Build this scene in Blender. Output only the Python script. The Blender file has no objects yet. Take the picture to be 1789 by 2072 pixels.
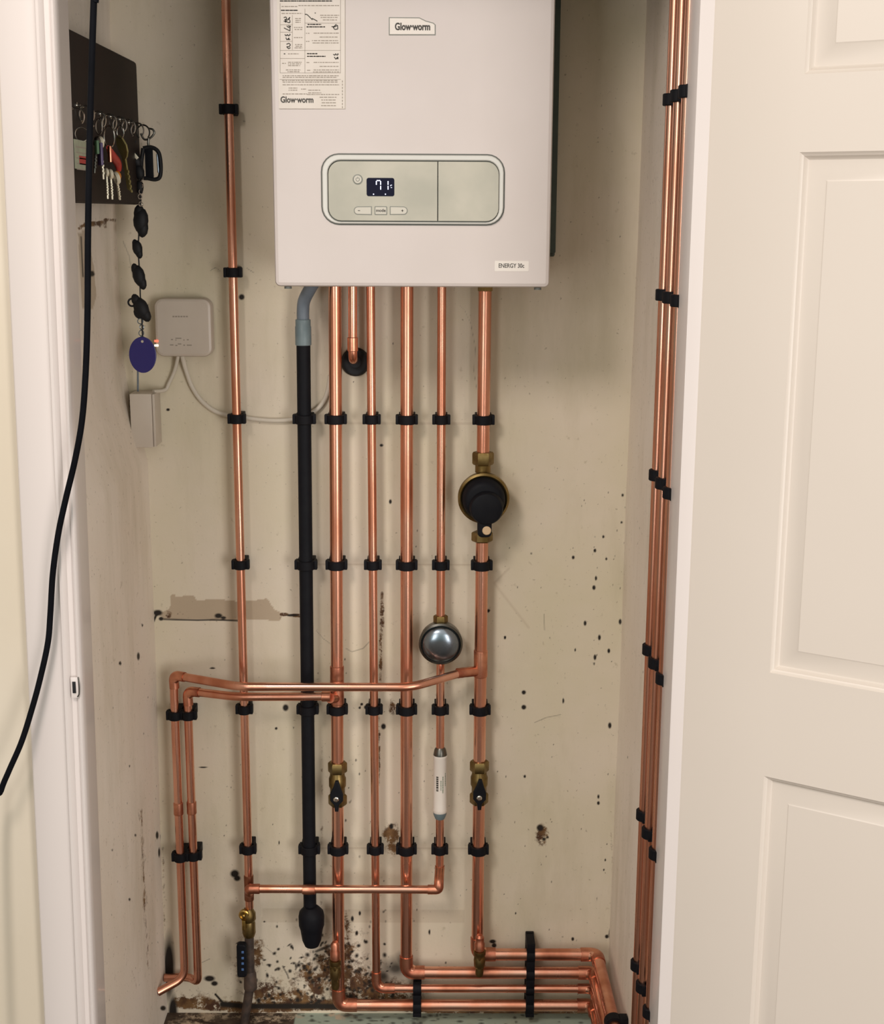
import bpy, bmesh, math, random
import numpy as np
from mathutils import Vector, Matrix
random.seed(7); RNG = np.random.default_rng(7)
PI = math.pi
scene = bpy.context.scene
COL = scene.collection

# ------------------------------------------------------------------ camera
F, CX, CY = 2800.0, 894.5, 1036.0
CAM = Vector((0, -2.37, 1.48))
_p, _y, _a = map(math.radians, (12.2, .3, .28))
fw = Vector((math.sin(_y)*math.cos(_p), math.cos(_y)*math.cos(_p), -math.sin(_p)))
r0 = fw.cross(Vector((0, 0, 1))).normalized(); u0 = r0.cross(fw)
rt = r0*math.cos(_a) + u0*math.sin(_a); up = -r0*math.sin(_a) + u0*math.cos(_a)
cd = bpy.data.cameras.new('camera'); cam = bpy.data.objects.new('camera', cd); COL.objects.link(cam)
cd.sensor_fit = 'HORIZONTAL'; cd.sensor_width = 36; cd.lens = F/1789*36; cd.clip_start = .05
cam.matrix_world = Matrix(((rt.x, up.x, -fw.x, CAM.x), (rt.y, up.y, -fw.y, CAM.y), (rt.z, up.z, -fw.z, CAM.z), (0, 0, 0, 1)))
scene.camera = cam

def ray(px, py): return fw + rt*((px-CX)/F) - up*((py-CY)/F)
def P(px, py, Y):                 # point of the plane y = Y seen at a pixel of the photograph
    d = ray(px, py); return CAM + d*((Y-CAM.y)/d.y)
def PX(px, py, X):
    d = ray(px, py); return CAM + d*((X-CAM.x)/d.x)
def proj(A):                      # numpy: world points -> pixels
    d = A - np.array(CAM); t = d @ np.array(fw)
    return CX + F*(d @ np.array(rt))/t, CY - F*(d @ np.array(up))/t

# ------------------------------------------------------------------ materials
def lin(c):
    c = [int(c[i:i+2], 16)/255 for i in (1, 3, 5)]
    return tuple((v/12.92 if v <= .04045 else ((v+.055)/1.055)**2.4) for v in c) + (1,)
MAT = {}
def mat(name, col, rough=.5, metal=0, col2=None, scale=8, stretch=(1, 1, 1), bump=0, bscale=60, spec=.5, coat=0, emit=0, detail=4, lo=.35, hi=.65, rough2=None, col3=None):
    m = bpy.data.materials.new(name); m.use_nodes = True
    nt = m.node_tree; N = nt.nodes; L = nt.links; b = N['Principled BSDF']
    b.inputs['Base Color'].default_value = lin(col); b.inputs['Roughness'].default_value = rough
    b.inputs['Metallic'].default_value = metal; b.inputs['Specular IOR Level'].default_value = spec
    b.inputs['Coat Weight'].default_value = coat
    tc = N.new('ShaderNodeTexCoord'); mp = N.new('ShaderNodeMapping'); mp.inputs['Scale'].default_value = stretch
    L.new(tc.outputs['Object'], mp.inputs['Vector'])
    if col2:
        n = N.new('ShaderNodeTexNoise'); n.inputs['Scale'].default_value = scale; n.inputs['Detail'].default_value = detail
        L.new(mp.outputs['Vector'], n.inputs['Vector'])
        r = N.new('ShaderNodeValToRGB'); r.color_ramp.elements[0].position = lo; r.color_ramp.elements[1].position = hi
        r.color_ramp.elements[0].color = lin(col); r.color_ramp.elements[1].color = lin(col2)
        L.new(n.outputs['Fac'], r.inputs['Fac']); L.new(r.outputs['Color'], b.inputs['Base Color'])
        if rough2 is not None:
            q = N.new('ShaderNodeMapRange'); q.inputs['From Min'].default_value = lo; q.inputs['From Max'].default_value = hi
            q.inputs['To Min'].default_value = rough; q.inputs['To Max'].default_value = rough2
            L.new(n.outputs['Fac'], q.inputs['Value']); L.new(q.outputs['Result'], b.inputs['Roughness'])
    if bump:
        n2 = N.new('ShaderNodeTexNoise'); n2.inputs['Scale'].default_value = bscale; n2.inputs['Detail'].default_value = 3
        L.new(mp.outputs['Vector'], n2.inputs['Vector'])
        bp = N.new('ShaderNodeBump'); bp.inputs['Strength'].default_value = bump; bp.inputs['Distance'].default_value = .002
        L.new(n2.outputs['Fac'], bp.inputs['Height']); L.new(bp.outputs['Normal'], b.inputs['Normal'])
    if emit:
        b.inputs['Emission Color'].default_value = lin(col); b.inputs['Emission Strength'].default_value = emit
    if col3: k = r.color_ramp.elements.new(hi+.13); k.color = lin(col3)
    MAT[name] = m; return m

mat('copper', '#efb8a0', .20, 1, '#cf8c70', 11, (1, 1, .35), rough2=.34, bump=.04, bscale=35, lo=.38, hi=.60, col3='#a4664e')
mat('copper_fitting', '#dc9c7e', .34, 1, '#a86650', 30, rough2=.46)
mat('copper_dull', '#a06a50', .42, 1, '#6e4434', 14, rough2=.55)
mat('brass', '#948054', .36, 1, '#6e5a34', 40, rough2=.5)
mat('brass_bright', '#d0b070', .28, 1, '#a48848', 40)
mat('iron', '#3c3430', .65, .3, '#5a4a40', 60, bump=.3, bscale=120)
mat('black_plastic', '#101116', .6, 0, '#141519', 60, spec=.14)
mat('black_clip', '#0f0f13', .6, 0, '#131317', 90, spec=.14)
mat('black_rubber', '#121316', .6, 0, '#18181a', 40, spec=.3)
mat('grey_hose', '#6c7680', .5, 0, '#5e6a74', 30)
mat('grey_plastic', '#6f7f82', .45, 0, '#627276', 30)
mat('boiler_white', '#cdc4bf', .38, 0, '#c8bfb9', 5, coat=0)
mat('panel_grey', '#b9b5a6', .45, .15, '#a8a698', 12)
mat('panel_rim', '#d0cfc8', .35, .1)
mat('gap_dark', '#5f625c', .6)
mat('screen', '#14162a', .5, spec=.1)
mat('digit', '#dfe6ff', .4, emit=1.4)
mat('button', '#c3bfb2', .45)
mat('button_line', '#7d8078', .5)
mat('badge', '#ddd6cd', .4); mat('cream_disc', '#c9ad88', .5)
mat('paper', '#d8d0c6', .6, 0, '#d3cbc0', 20)
mat('ink', '#3a3630', .6)
mat('ink_faint', '#93897c', .7)
mat('pen', '#3e3a32', .6)
mat('white_plastic', '#c3b8aa', .4, 0, '#bcb0a2', 12)
mat('tube_white', '#ded6cc', .4, 0, '#d6cdc2', 12)
mat('white_cable', '#c9c0b0', .5)
mat('steel', '#939ea8', .22, 1, '#66727c', 14, rough2=.35)
mat('chrome', '#d9d6ce', .18, 1)
mat('steel_dark', '#66655f', .35, 1)
mat('gloss_paint', '#d4ccc8', .33, 0, '#cec5c0', 3, (1, 1, .2), bump=.06, bscale=14, coat=.1)
mat('door_paint', '#cfc5ba', .4, 0, '#ccc2b7', 2, bump=.03, bscale=20)
mat('room_wall', '#c9bfae', .75, 0, '#c4b9a6', 3, bump=.1, bscale=60)
mat('dark_wood', '#261b17', .6, 0, '#1d1512', 14, (1, 1, .2), spec=.25)
mat('strip_dark', '#4c5750', .7, 0, '#414b45', 20)
mat('red', '#a8322b', .35); mat('orange', '#c57a26', .4); mat('purple', '#4a3a62', .4)
mat('olive', '#8a8050', .45, .2, '#766c40', 40); mat('key_silver', '#e8e0c8', .3, .35)
mat('blue_tag', '#262068', .35); mat('blue_print', '#4a6a9c', .5)
mat('green_card', '#9a9f86', .5, 0, '#8d8f7c', 60)
mat('green_print', '#4c6a4c', .6)
mat('led_red', '#ff6a50', .4, emit=1.6); mat('led_white', '#fff0d0', .4, emit=1.6)
mat('cable_black', '#0b0c10', .65, 0, '#0f1014', 30, spec=.05)

def wall_mat(name, base, alt, patch='#b3a28b', rust='#4a3020', rust2='#7c5c38', dark='#221c17', bump=.3):
    m = bpy.data.materials.new(name); m.use_nodes = True
    nt = m.node_tree; N = nt.nodes; L = nt.links; b = N['Principled BSDF']
    b.inputs['Roughness'].default_value = .62; b.inputs['Specular IOR Level'].default_value = .35
    tc = N.new('ShaderNodeTexCoord')
    def noise(scale, detail=4, rough=.6):
        n = N.new('ShaderNodeTexNoise'); n.inputs['Scale'].default_value = scale; n.inputs['Detail'].default_value = detail
        n.inputs['Roughness'].default_value = rough; L.new(tc.outputs['Object'], n.inputs['Vector']); return n
    def ramp(src, lo, hi, c0=(0, 0, 0, 1), c1=(1, 1, 1, 1)):
        r = N.new('ShaderNodeValToRGB'); e = r.color_ramp.elements
        e[0].position = lo; e[1].position = hi; e[0].color = c0; e[1].color = c1
        L.new(src, r.inputs['Fac']); return r
    def mix(fac, a, bcol):
        x = N.new('ShaderNodeMix'); x.data_type = 'RGBA'
        L.new(fac, x.inputs[0])
        if isinstance(a, tuple): x.inputs[6].default_value = a
        else: L.new(a, x.inputs[6])
        if isinstance(bcol, tuple): x.inputs[7].default_value = bcol
        else: L.new(bcol, x.inputs[7])
        return x.outputs[2]
    c = mix(ramp(noise(3.2).outputs['Fac'], .38, .66).outputs['Color'], lin(base), lin(alt))
    sp = ramp(noise(75, 2).outputs['Fac'], .66, .76, c1=(.35, .35, .35, 1))
    c = mix(sp.outputs['Color'], c, lin('#9c8e74'))
    at = N.new('ShaderNodeAttribute'); at.attribute_name = 'marks'
    s = N.new('ShaderNodeSeparateColor'); L.new(at.outputs['Color'], s.inputs['Color'])
    c = mix(s.outputs[2], c, lin(patch))
    st = N.new('ShaderNodeMapping'); st.inputs['Scale'].default_value = (1, 1, .22); L.new(tc.outputs['Object'], st.inputs['Vector'])
    sn = N.new('ShaderNodeTexNoise'); sn.inputs['Scale'].default_value = 9; sn.inputs['Detail'].default_value = 6; sn.inputs['Roughness'].default_value = .65; L.new(st.outputs['Vector'], sn.inputs['Vector'])
    c = mix(ramp(sn.outputs['Fac'], .50, .74, c1=(.34, .34, .34, 1)).outputs['Color'], c, lin('#a59a7a'))
    gr = ramp(noise(140, 2).outputs['Fac'], .68, .74, c1=(.5, .5, .5, 1))
    c = mix(gr.outputs['Color'], c, lin('#6e624e'))
    nz = N.new('ShaderNodeMapRange'); nz.inputs['From Min'].default_value = .33; nz.inputs['From Max'].default_value = .67; nz.inputs['To Min'].default_value = .1; nz.inputs['To Max'].default_value = 1.75
    L.new(noise(48, 6, .8).outputs['Fac'], nz.inputs['Value'])
    bb = N.new('ShaderNodeMath'); bb.operation = 'MULTIPLY'; L.new(nz.outputs['Result'], bb.inputs[0]); L.new(s.outputs[1], bb.inputs[1])
    rv = mix(ramp(noise(30).outputs['Fac'], .4, .62).outputs['Color'], lin(rust), lin(rust2))
    c = mix(ramp(bb.outputs[0], .38, .72).outputs['Color'], c, rv)
    c = mix(ramp(s.outputs[0], .25, .8).outputs['Color'], c, lin(dark))
    L.new(c, b.inputs['Base Color'])
    bp = N.new('ShaderNodeBump'); bp.inputs['Strength'].default_value = bump; bp.inputs['Distance'].default_value = .004
    L.new(noise(22, 5).outputs['Fac'], bp.inputs['Height']); L.new(bp.outputs['Normal'], b.inputs['Normal'])
    MAT[name] = m
wall_mat('plaster', '#d8ccb9', '#d0c6ac')
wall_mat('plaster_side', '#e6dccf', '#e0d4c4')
wall_mat('concrete', '#4c3d32', '#3a2e26', patch='#a3b0a0', rust='#c8b49a', rust2='#a89880', bump=.6)
mat('bounce_green', '#3f5a52', .7, 0, '#38504a', 4)  # unseen surfaces only; tone added to tint and darken upper wall by bounce

# ------------------------------------------------------------------ mesh helpers
ORI = {}
def BM(): return bmesh.new()
def frame_for(t):
    t = t.normalized(); a = Vector((0, 0, 1)) if abs(t.z) < .9 else Vector((1, 0, 0))
    x = t.cross(a).normalized(); return x, t.cross(x).normalized()
def smooth_path(pts, fil=0, n=8):
    pts = [Vector(p) for p in pts]
    if not fil or len(pts) < 3: return pts
    out = [pts[0]]
    for i in range(1, len(pts)-1):
        a, b, c = pts[i-1], pts[i], pts[i+1]
        u = (a-b); v = (c-b); k = min(fil, u.length*.49, v.length*.49)
        p, q = b+u.normalized()*k, b+v.normalized()*k
        if u.angle(-v) < .02: out.append(b); continue
        for j in range(n+1):
            t = j/n; out.append(p*(1-t)**2 + b*2*t*(1-t) + q*t*t)
    out.append(pts[-1]); return out
def catmull(pts, n=8):
    pts = [Vector(p) for p in pts]; out = []
    for i in range(len(pts)-1):
        p0 = pts[max(i-1, 0)]; p1 = pts[i]; p2 = pts[i+1]; p3 = pts[min(i+2, len(pts)-1)]
        for j in range(n):
            t = j/n
            out.append(.5*((2*p1) + (p2-p0)*t + (2*p0-5*p1+4*p2-p3)*t*t + (3*p1-p0-3*p2+p3)*t**3))
    out.append(pts[-1]); return out
def tube(bm, pts, r, seg=20, fil=0, cap=True, n=8):
    pts = smooth_path(pts, fil, n); m = len(pts)
    rs = r if isinstance(r, (list, tuple)) else [r]*m
    tang = [(pts[min(i+1, m-1)]-pts[max(i-1, 0)]).normalized() for i in range(m)]
    x, y = frame_for(tang[0]); rings = []
    for i in range(m):
        t = tang[i]; x = (x - t*x.dot(t)).normalized(); y = t.cross(x)
        rings.append([bm.verts.new(pts[i] + (x*math.cos(2*PI*k/seg) + y*math.sin(2*PI*k/seg))*rs[i]) for k in range(seg)])
    for i in range(m-1):
        for k in range(seg):
            bm.faces.new((rings[i][k], rings[i][(k+1) % seg], rings[i+1][(k+1) % seg], rings[i+1][k]))
    if cap:
        bm.faces.new(rings[0][::-1]); bm.faces.new(rings[-1])
def lathe(bm, prof, o, axis, seg=32, rot=0, cap=True):      # prof: (radius, height along axis)
    o = Vector(o); ax = Vector(axis).normalized(); x, y = frame_for(ax); rings = []
    for r, h in prof:
        if r < 1e-6: rings.append([bm.verts.new(o+ax*h)]); continue
        rings.append([bm.verts.new(o + ax*h + (x*math.cos(2*PI*k/seg+rot) + y*math.sin(2*PI*k/seg+rot))*r) for k in range(seg)])
    for A, B in zip(rings, rings[1:]):
        for k in range(seg):
            a, b = A[k % len(A)], A[(k+1) % len(A)]; c, d = B[(k+1) % len(B)], B[k % len(B)]
            vs = []
            for v in (a, b, c, d):
                if v not in vs: vs.append(v)
            if len(vs) > 2: bm.faces.new(vs)
    if cap:
        if len(rings[0]) > 2: bm.faces.new(rings[0][::-1])
        if len(rings[-1]) > 2: bm.faces.new(rings[-1])
def hexnut(bm, o, axis, r, h, rot=0):
    lathe(bm, [(r*.9, 0), (r, h*.12), (r, h*.88), (r*.9, h)], o, axis, 6, rot)
def box(bm, lo, hi, bev=0):
    lo, hi = Vector(lo), Vector(hi); c = (lo+hi)/2; s = hi-lo
    g = bmesh.ops.create_cube(bm, size=1, matrix=Matrix.Translation(c) @ Matrix.Diagonal((s.x, s.y, s.z, 1)))
    if bev:
        es = list({e for v in g['verts'] for e in v.link_edges})
        bmesh.ops.bevel(bm, geom=es, offset=bev, segments=2, profile=.6, affect='EDGES')
def obox(bm, c, ax, ay, az, s, bev=0):      # oriented box
    M = Matrix.Translation(Vector(c)) @ Matrix((Vector(ax), Vector(ay), Vector(az))).transposed().to_4x4() @ Matrix.Diagonal((s[0], s[1], s[2], 1))
    g = bmesh.ops.create_cube(bm, size=1, matrix=M)
    if bev:
        es = list({e for v in g['verts'] for e in v.link_edges})
        bmesh.ops.bevel(bm, geom=es, offset=bev, segments=2, profile=.6, affect='EDGES')
def rrect(x0, x1, z0, z1, r, n=6):
    out = []
    for cx, cz, a in ((x1-r, z0+r, -PI/2), (x1-r, z1-r, 0), (x0+r, z1-r, PI/2), (x0+r, z0+r, PI)):
        for k in range(n+1):
            t = a + PI/2*k/n; out.append((cx+r*math.cos(t), cz+r*math.sin(t)))
    return out
def inset(o, d):
    m = len(o); res = []
    for i in range(m):
        a, b, c = (Vector(o[(i-1) % m]), Vector(o[i]), Vector(o[(i+1) % m]))
        n1 = Vector((-(b-a).y, (b-a).x)).normalized(); n2 = Vector((-(c-b).y, (c-b).x)).normalized()
        n = (n1+n2)
        n = n.normalized()/max(.35, n.normalized().dot(n1)) if n.length > 1e-6 else n1
        res.append(tuple(b+n*d))
    return res
def slab(bm, o, yf, yb, bev=0):            # outline in x,z (counter-clockwise seen from -y), front at yf
    loops = [(o, yb), (o, yf+bev)] + ([(inset(o, bev*.3), yf+bev*.3), (inset(o, bev), yf)] if bev else [])
    R = [[bm.verts.new((x, y, z)) for x, z in l] for l, y in loops]; m = len(o)
    for A, B in zip(R, R[1:]):
        for k in range(m): bm.faces.new((A[k], A[(k+1) % m], B[(k+1) % m], B[k]))
    bm.faces.new(R[-1]); bm.faces.new(R[0][::-1])
def ringslab(bm, oo, oi, yf, yb, bev=.0):  # frame between two outlines
    m = len(oo); L = []
    for o, y in ((oo, yb), (oo, yf+bev), (inset(oo, bev), yf), (inset(oi, -bev), yf), (oi, yf+bev), (oi, yb)):
        L.append([bm.verts.new((x, y, z)) for x, z in o])
    for i in range(6):
        A, B = L[i], L[(i+1) % 6]
        for k in range(m): bm.faces.new((A[k], A[(k+1) % m], B[(k+1) % m], B[k]))
def torus(bm, c, n, R, r, seg=28, sub=8, a0=0, a1=2*PI, xdir=None):
    n = Vector(n).normalized()
    if xdir is None: x, y = frame_for(n)
    else: x = Vector(xdir).normalized(); y = n.cross(x)
    full = abs(a1-a0-2*PI) < 1e-6
    m = seg if full else seg+1; rings = []
    for i in range(m):
        t = a0+(a1-a0)*i/seg; d = x*math.cos(t)+y*math.sin(t)
        rings.append([bm.verts.new(Vector(c)+d*(R+r*math.cos(2*PI*k/sub))+n*r*math.sin(2*PI*k/sub)) for k in range(sub)])
    for i in range(m if full else m-1):
        A, B = rings[i], rings[(i+1) % m]
        for k in range(sub): bm.faces.new((A[k], A[(k+1) % sub], B[(k+1) % sub], B[k]))
    if not full: bm.faces.new(rings[0][::-1]); bm.faces.new(rings[-1])
def ball(bm, c, r, s=(1, 1, 1), sub=2):
    bmesh.ops.create_icosphere(bm, subdivisions=sub, radius=r, matrix=Matrix.Translation(Vector(c)) @ Matrix.Diagonal((s[0], s[1], s[2], 1)))

def finish(name, bm, m, origin, smooth=35):
    bmesh.ops.recalc_face_normals(bm, faces=bm.faces)
    me = bpy.data.meshes.new(name); bm.to_mesh(me); bm.free()
    me.transform(Matrix.Translation(-Vector(origin)))
    me.materials.append(MAT[m])
    if smooth:
        me.shade_smooth(); me.set_sharp_from_angle(angle=math.radians(smooth))
        ed = {e.key: e.index for e in me.edges}; at = me.attributes.get('sharp_edge') or me.attributes.new('sharp_edge', 'BOOLEAN', 'EDGE')
        for p in me.polygons:
            if len(p.vertices) > 6:
                for k in p.edge_keys: at.data[ed[k]].value = True
    o = bpy.data.objects.new(name, me); COL.objects.link(o); return o
def meta(o, label, cat, group=None, kind=None):
    if label: o['label'] = label
    if cat: o['category'] = cat
    if group: o['group'] = group
    if kind: o['kind'] = kind
def thing(name, loc, label, cat, group=None):
    o = bpy.data.objects.new(name, None); o.empty_display_size = .02; COL.objects.link(o); o.location = loc
    ORI[o.name] = Vector(loc); meta(o, label, cat, group); return o
def part(name, bm, m, parent, label=None, smooth=35):
    o = finish(name, bm, m, ORI[parent.name], smooth); o.parent = parent; ORI[o.name] = ORI[parent.name]
    if label: o['label'] = label
    return o
def solo(name, bm, m, label, cat, group=None, smooth=35):
    bm.verts.ensure_lookup_table()
    xs = [v.co for v in bm.verts]; lo = Vector((min(v.x for v in xs)+max(v.x for v in xs), min(v.y for v in xs)+max(v.y for v in xs), 0))/2
    lo.z = min(v.z for v in xs)
    o = finish(name, bm, m, lo, smooth); o.location = lo; ORI[o.name] = lo; meta(o, label, cat, group); return o
def struct(name, bm, m, label=None, smooth=35):
    o = finish(name, bm, m, (0, 0, 0), smooth); meta(o, label, None, None, 'structure'); ORI[o.name] = Vector((0, 0, 0)); return o
def text(name, s, size, c, parent, m, bold=0, roll=0, ext=.0004, label=None, sx=1, shear=0):
    cu = bpy.data.curves.new(name, 'FONT'); cu.body = s; cu.size = size; cu.align_x = 'CENTER'; cu.align_y = 'CENTER'
    cu.offset = bold; cu.extrude = ext; cu.shear = shear; cu.resolution_u = 4
    t = bpy.data.objects.new(name+'_curve', cu); COL.objects.link(t)
    me = bpy.data.meshes.new_from_object(t.evaluated_get(bpy.context.evaluated_depsgraph_get()))
    bpy.data.objects.remove(t); bpy.data.curves.remove(cu)
    me.name = name
    me.transform(Matrix.Translation(Vector(c)-ORI[parent.name]) @ Matrix.Rotation(roll, 4, 'Y') @ Matrix.Rotation(PI/2, 4, 'X') @ Matrix.Diagonal((sx, 1, 1, 1)))
    me.materials.clear(); me.materials.append(MAT[m])
    o = bpy.data.objects.new(name, me); COL.objects.link(o); o.parent = parent; ORI[o.name] = ORI[parent.name]
    if label: o['label'] = label
    return o
def XZ(px, py, Y): p = P(px, py, Y); return p.x, p.z
def pxrect(x0, y0, x1, y1, Y):     # a rectangle of the photograph on plane y = Y: x0, x1, z0, z1
    a, b, c, d = P(x0, y0, Y), P(x1, y0, Y), P(x0, y1, Y), P(x1, y1, Y)
    return (a.x+c.x)/2, (b.x+d.x)/2, (c.z+d.z)/2, (a.z+b.z)/2

# ------------------------------------------------------------------ setting: grids with wear marks
def marks_grid(name, fn, nu, nv, m, paint, flip=False):
    u = np.linspace(0, 1, nu); v = np.linspace(0, 1, nv); U, V = np.meshgrid(u, v)
    co = fn(U.ravel(), V.ravel()).astype(np.float32)
    i = np.arange(nu*nv).reshape(nv, nu); a, b, c, d = i[:-1, :-1].ravel(), i[:-1, 1:].ravel(), i[1:, 1:].ravel(), i[1:, :-1].ravel()
    q = np.stack((a, d, c, b) if flip else (a, b, c, d), 1).astype(np.int32); nf = len(q)
    me = bpy.data.meshes.new(name); me.vertices.add(len(co)); me.vertices.foreach_set('co', co.ravel())
    me.loops.add(nf*4); me.loops.foreach_set('vertex_index', q.ravel())
    me.polygons.add(nf); me.polygons.foreach_set('loop_start', np.arange(0, nf*4, 4, dtype=np.int32))
    me.update(calc_edges=True); me.validate()
    at = me.color_attributes.new('marks', 'FLOAT_COLOR', 'POINT')
    X, Y = proj(co.astype(np.float64)); K = np.zeros((len(co), 4), np.float32); K[:, 3] = 1
    paint(X, Y, K); at.data.foreach_set('color', np.clip(K, 0, 1).ravel())
    me.materials.append(MAT[m]); me.shade_smooth()
    o = bpy.data.objects.new(name, me); COL.objects.link(o); o['kind'] = 'structure'; ORI[o.name] = Vector((0, 0, 0)); return o
def blob(X, Y, K, ch, cx, cy, rx, ry, s=1, rot=0, soft=.5):
    w = np.where((np.abs(X-cx) < 2.2*(rx+ry)) & (np.abs(Y-cy) < 2.2*(rx+ry)))[0]
    c, n = math.cos(rot), math.sin(rot); dx, dy = X[w]-cx, Y[w]-cy
    d = np.sqrt(((dx*c+dy*n)/rx)**2+((-dx*n+dy*c)/ry)**2)
    val = np.clip((1+soft-d)/(2*soft), 0, 1)*s; K[w, ch] = np.maximum(K[w, ch], val)
def stroke(X, Y, K, ch, pts, wd, s=1, soft=1.2):
    for (x0, y0), (x1, y1) in zip(pts, pts[1:]):
        w = np.where((X > min(x0, x1)-wd-4) & (X < max(x0, x1)+wd+4) & (Y > min(y0, y1)-wd-4) & (Y < max(y0, y1)+wd+4))[0]
        l2 = (x1-x0)**2+(y1-y0)**2+1e-9; t = np.clip(((X[w]-x0)*(x1-x0)+(Y[w]-y0)*(y1-y0))/l2, 0, 1)
        d = np.hypot(X[w]-x0-t*(x1-x0), Y[w]-y0-t*(y1-y0))
        K[w, ch] = np.maximum(K[w, ch], np.clip((wd+soft-d)/(2*soft), 0, 1)*s)
def poly(X, Y, K, ch, pts, s=1):
    w = np.where((X > min(p[0] for p in pts)) & (X < max(p[0] for p in pts)) & (Y > min(p[1] for p in pts)) & (Y < max(p[1] for p in pts)))[0]
    x, y = X[w], Y[w]; ins = np.zeros(len(w), bool)
    for (x0, y0), (x1, y1) in zip(pts, pts[1:]+pts[:1]):
        if y0 == y1: continue
        ins ^= ((y0 > y) != (y1 > y)) & (x < (x1-x0)*(y-y0)/(y1-y0)+x0)
    K[w, ch] = np.maximum(K[w, ch], ins*s)

def paint_back(X, Y, K):
    D, G, B = 0, 1, 2
    for h in [(1060, 1401, 4.5, 4.5), (1060, 1431, 5, 5), (1206, 1170, 2.5, 5), (1202, 1189, 3.5, 5), (1184, 1261, 3, 5.5), (1213, 1290, 3, 6), (1164, 1315, 2, 3.5),
              (1232, 1317, 3, 5), (1204, 1330, 3, 6), (1202, 1343, 1.5, 4), (1234, 1468, 3.5, 6.5), (1260, 1002, 2, 4), (1258, 1057, 2, 3), (1221, 1086, 2.5, 3.5), (1204, 1114, 3, 4),
              (1227, 1131, 2.5, 3), (1255, 1258, 3, 6), (1140, 1418, 2, 6), (1093, 1675, 7, 7), (1101, 1698, 3.5, 3.5), (1108, 1694, 2.5, 2.5), (1062, 1571, 2.5, 3.5),
              (1211, 1612, 2, 5), (1211, 1625, 3, 4), (1222, 1760, 2, 2.5), (1283, 1787, 2.5, 2.5), (1284, 1796, 3, 2.5), (489, 601, 6, 6), (772, 901, 4, 3), (790, 1015, 3, 5), (340, 829, 4, 3),
              (578, 1432, 6, 7), (578, 1403, 6, 2.5), (776, 1470, 5, 6), (732, 1425, 3, 3), (740, 1431, 3.5, 4), (728, 1432, 2.5, 3), (792, 1672, 4, 6), (424, 1980, 11, 6), (434, 1990, 7, 5),
              (559, 1474, 3, 3), (535, 1865, 2.5, 2), (713, 1859, 3, 6), (728, 1848, 2.5, 5), (722, 1888, 3, 5), (869, 1886, 2, 6), (997, 1905, 7, 4), (1000, 1913, 5, 5), (1236, 1890, 4, 13),
              (1228, 1895, 4, 4), (1159, 1900, 3, 4), (1044, 1848, 1.5, 3), (475, 1768, 9, 8), (480, 1777, 7, 6), (411, 1553, 10, 1.5), (404, 1371, 8, 4), (430, 1352, 6, 2), (1225, 1740, 2, 3),
              (1075, 1120, 1.5, 3), (1160, 1128, 3, 4), (700, 1660, 1.5, 4), (565, 1705, 1.5, 4), (1022, 1290, 2.5, 4), (988, 1236, 3, 4), (990, 1235, 2, 3)]:
        blob(X, Y, K, D, *h)
    for n, x0, x1, y0, y1, r in ((120, 1000, 1250, 930, 1900, 1.3), (40, 1180, 1285, 1000, 1400, 1.4), (100, 400, 790, 1290, 2030, 1.3), (60, 560, 760, 1850, 2030, 2.0), (30, 1120, 1300, 20, 560, 1.4), (30, 350, 900, 620, 1280, 1.5), (50, 700, 1010, 1480, 1960, 1.8)):
        for _ in range(n):
            q = RNG.random(5); blob(X, Y, K, D, x0+(x1-x0)*q[0], y0+(y1-y0)*q[1], r*(.55+q[2]*.6), r*(.7+q[3]*1.5), .35+.6*q[4], soft=.7)
    # broken plaster beside the riser, and a faint darker band lower down
    pp = [(345, 1205), (352, 1202), (356, 1207), (392, 1205), (398, 1214), (450, 1213), (480, 1217), (520, 1214), (541, 1211), (548, 1222), (556, 1234), (574, 1241), (566, 1257), (520, 1253), (470, 1256), (400, 1254), (330, 1253), (322, 1241), (342, 1232), (346, 1222)]
    poly(X, Y, K, B, pp, 1); poly(X, Y, K, B, [(530, 1838), (940, 1842), (940, 1868), (530, 1866)], .35)
    stroke(X, Y, K, D, [(330, 1253), (400, 1255), (430, 1254), (482, 1256)], 1.8, .9); stroke(X, Y, K, D, [(305, 1271), (315, 1247), (322, 1237)], 2.5, .9)
    for h in [(319, 1240, 10, 6), (326, 1252, 5, 4), (442, 1246, 8, 5), (452, 1250, 6, 3), (592, 1245, 14, 2.5)]: blob(X, Y, K, D, *h)
    blob(X, Y, K, G, 341, 1243, 7, 8, .8); stroke(X, Y, K, G, [(570, 1243), (608, 1246)], 4, .9)
    stroke(X, Y, K, D, [(930, 617), (940, 627), (953, 655), (962, 705), (959, 750), (965, 790)], .8, .7); stroke(X, Y, K, D, [(640, 1276), (655, 1293), (672, 1305)], 1.6, .5)
    stroke(X, Y, K, D, [(700, 1312), (712, 1319), (735, 1312), (748, 1298)], 1.8, .5); stroke(X, Y, K, D, [(1082, 1462), (1105, 1452), (1135, 1446)], 1.6, .5); stroke(X, Y, K, D, [(1100, 1458), (1140, 1449)], 1, .4)
    stroke(X, Y, K, D, [(425, 548), (436, 541), (446, 548)], 1.2, .6); stroke(X, Y, K, D, [(500, 543), (514, 552)], 1.4, .6); stroke(X, Y, K, D, [(1101, 1243), (1102, 1275)], 1.8, .5); stroke(X, Y, K, D, [(1115, 1250), (1122, 1290)], 1.2, .4)
    stroke(X, Y, K, D, [(1265, 1430), (1292, 1490)], 2, .35); stroke(X, Y, K, D, [(249, 488), (262, 520), (268, 560)], 2, .45)
    for y in (856, 1142, 1716): stroke(X, Y, K, B, [(630, y), (965, y+1)], 1.5, .6)
    stroke(X, Y, K, B, [(1070, 1270), (1000, 1180), (1030, 1150)], 2, .4)
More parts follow.
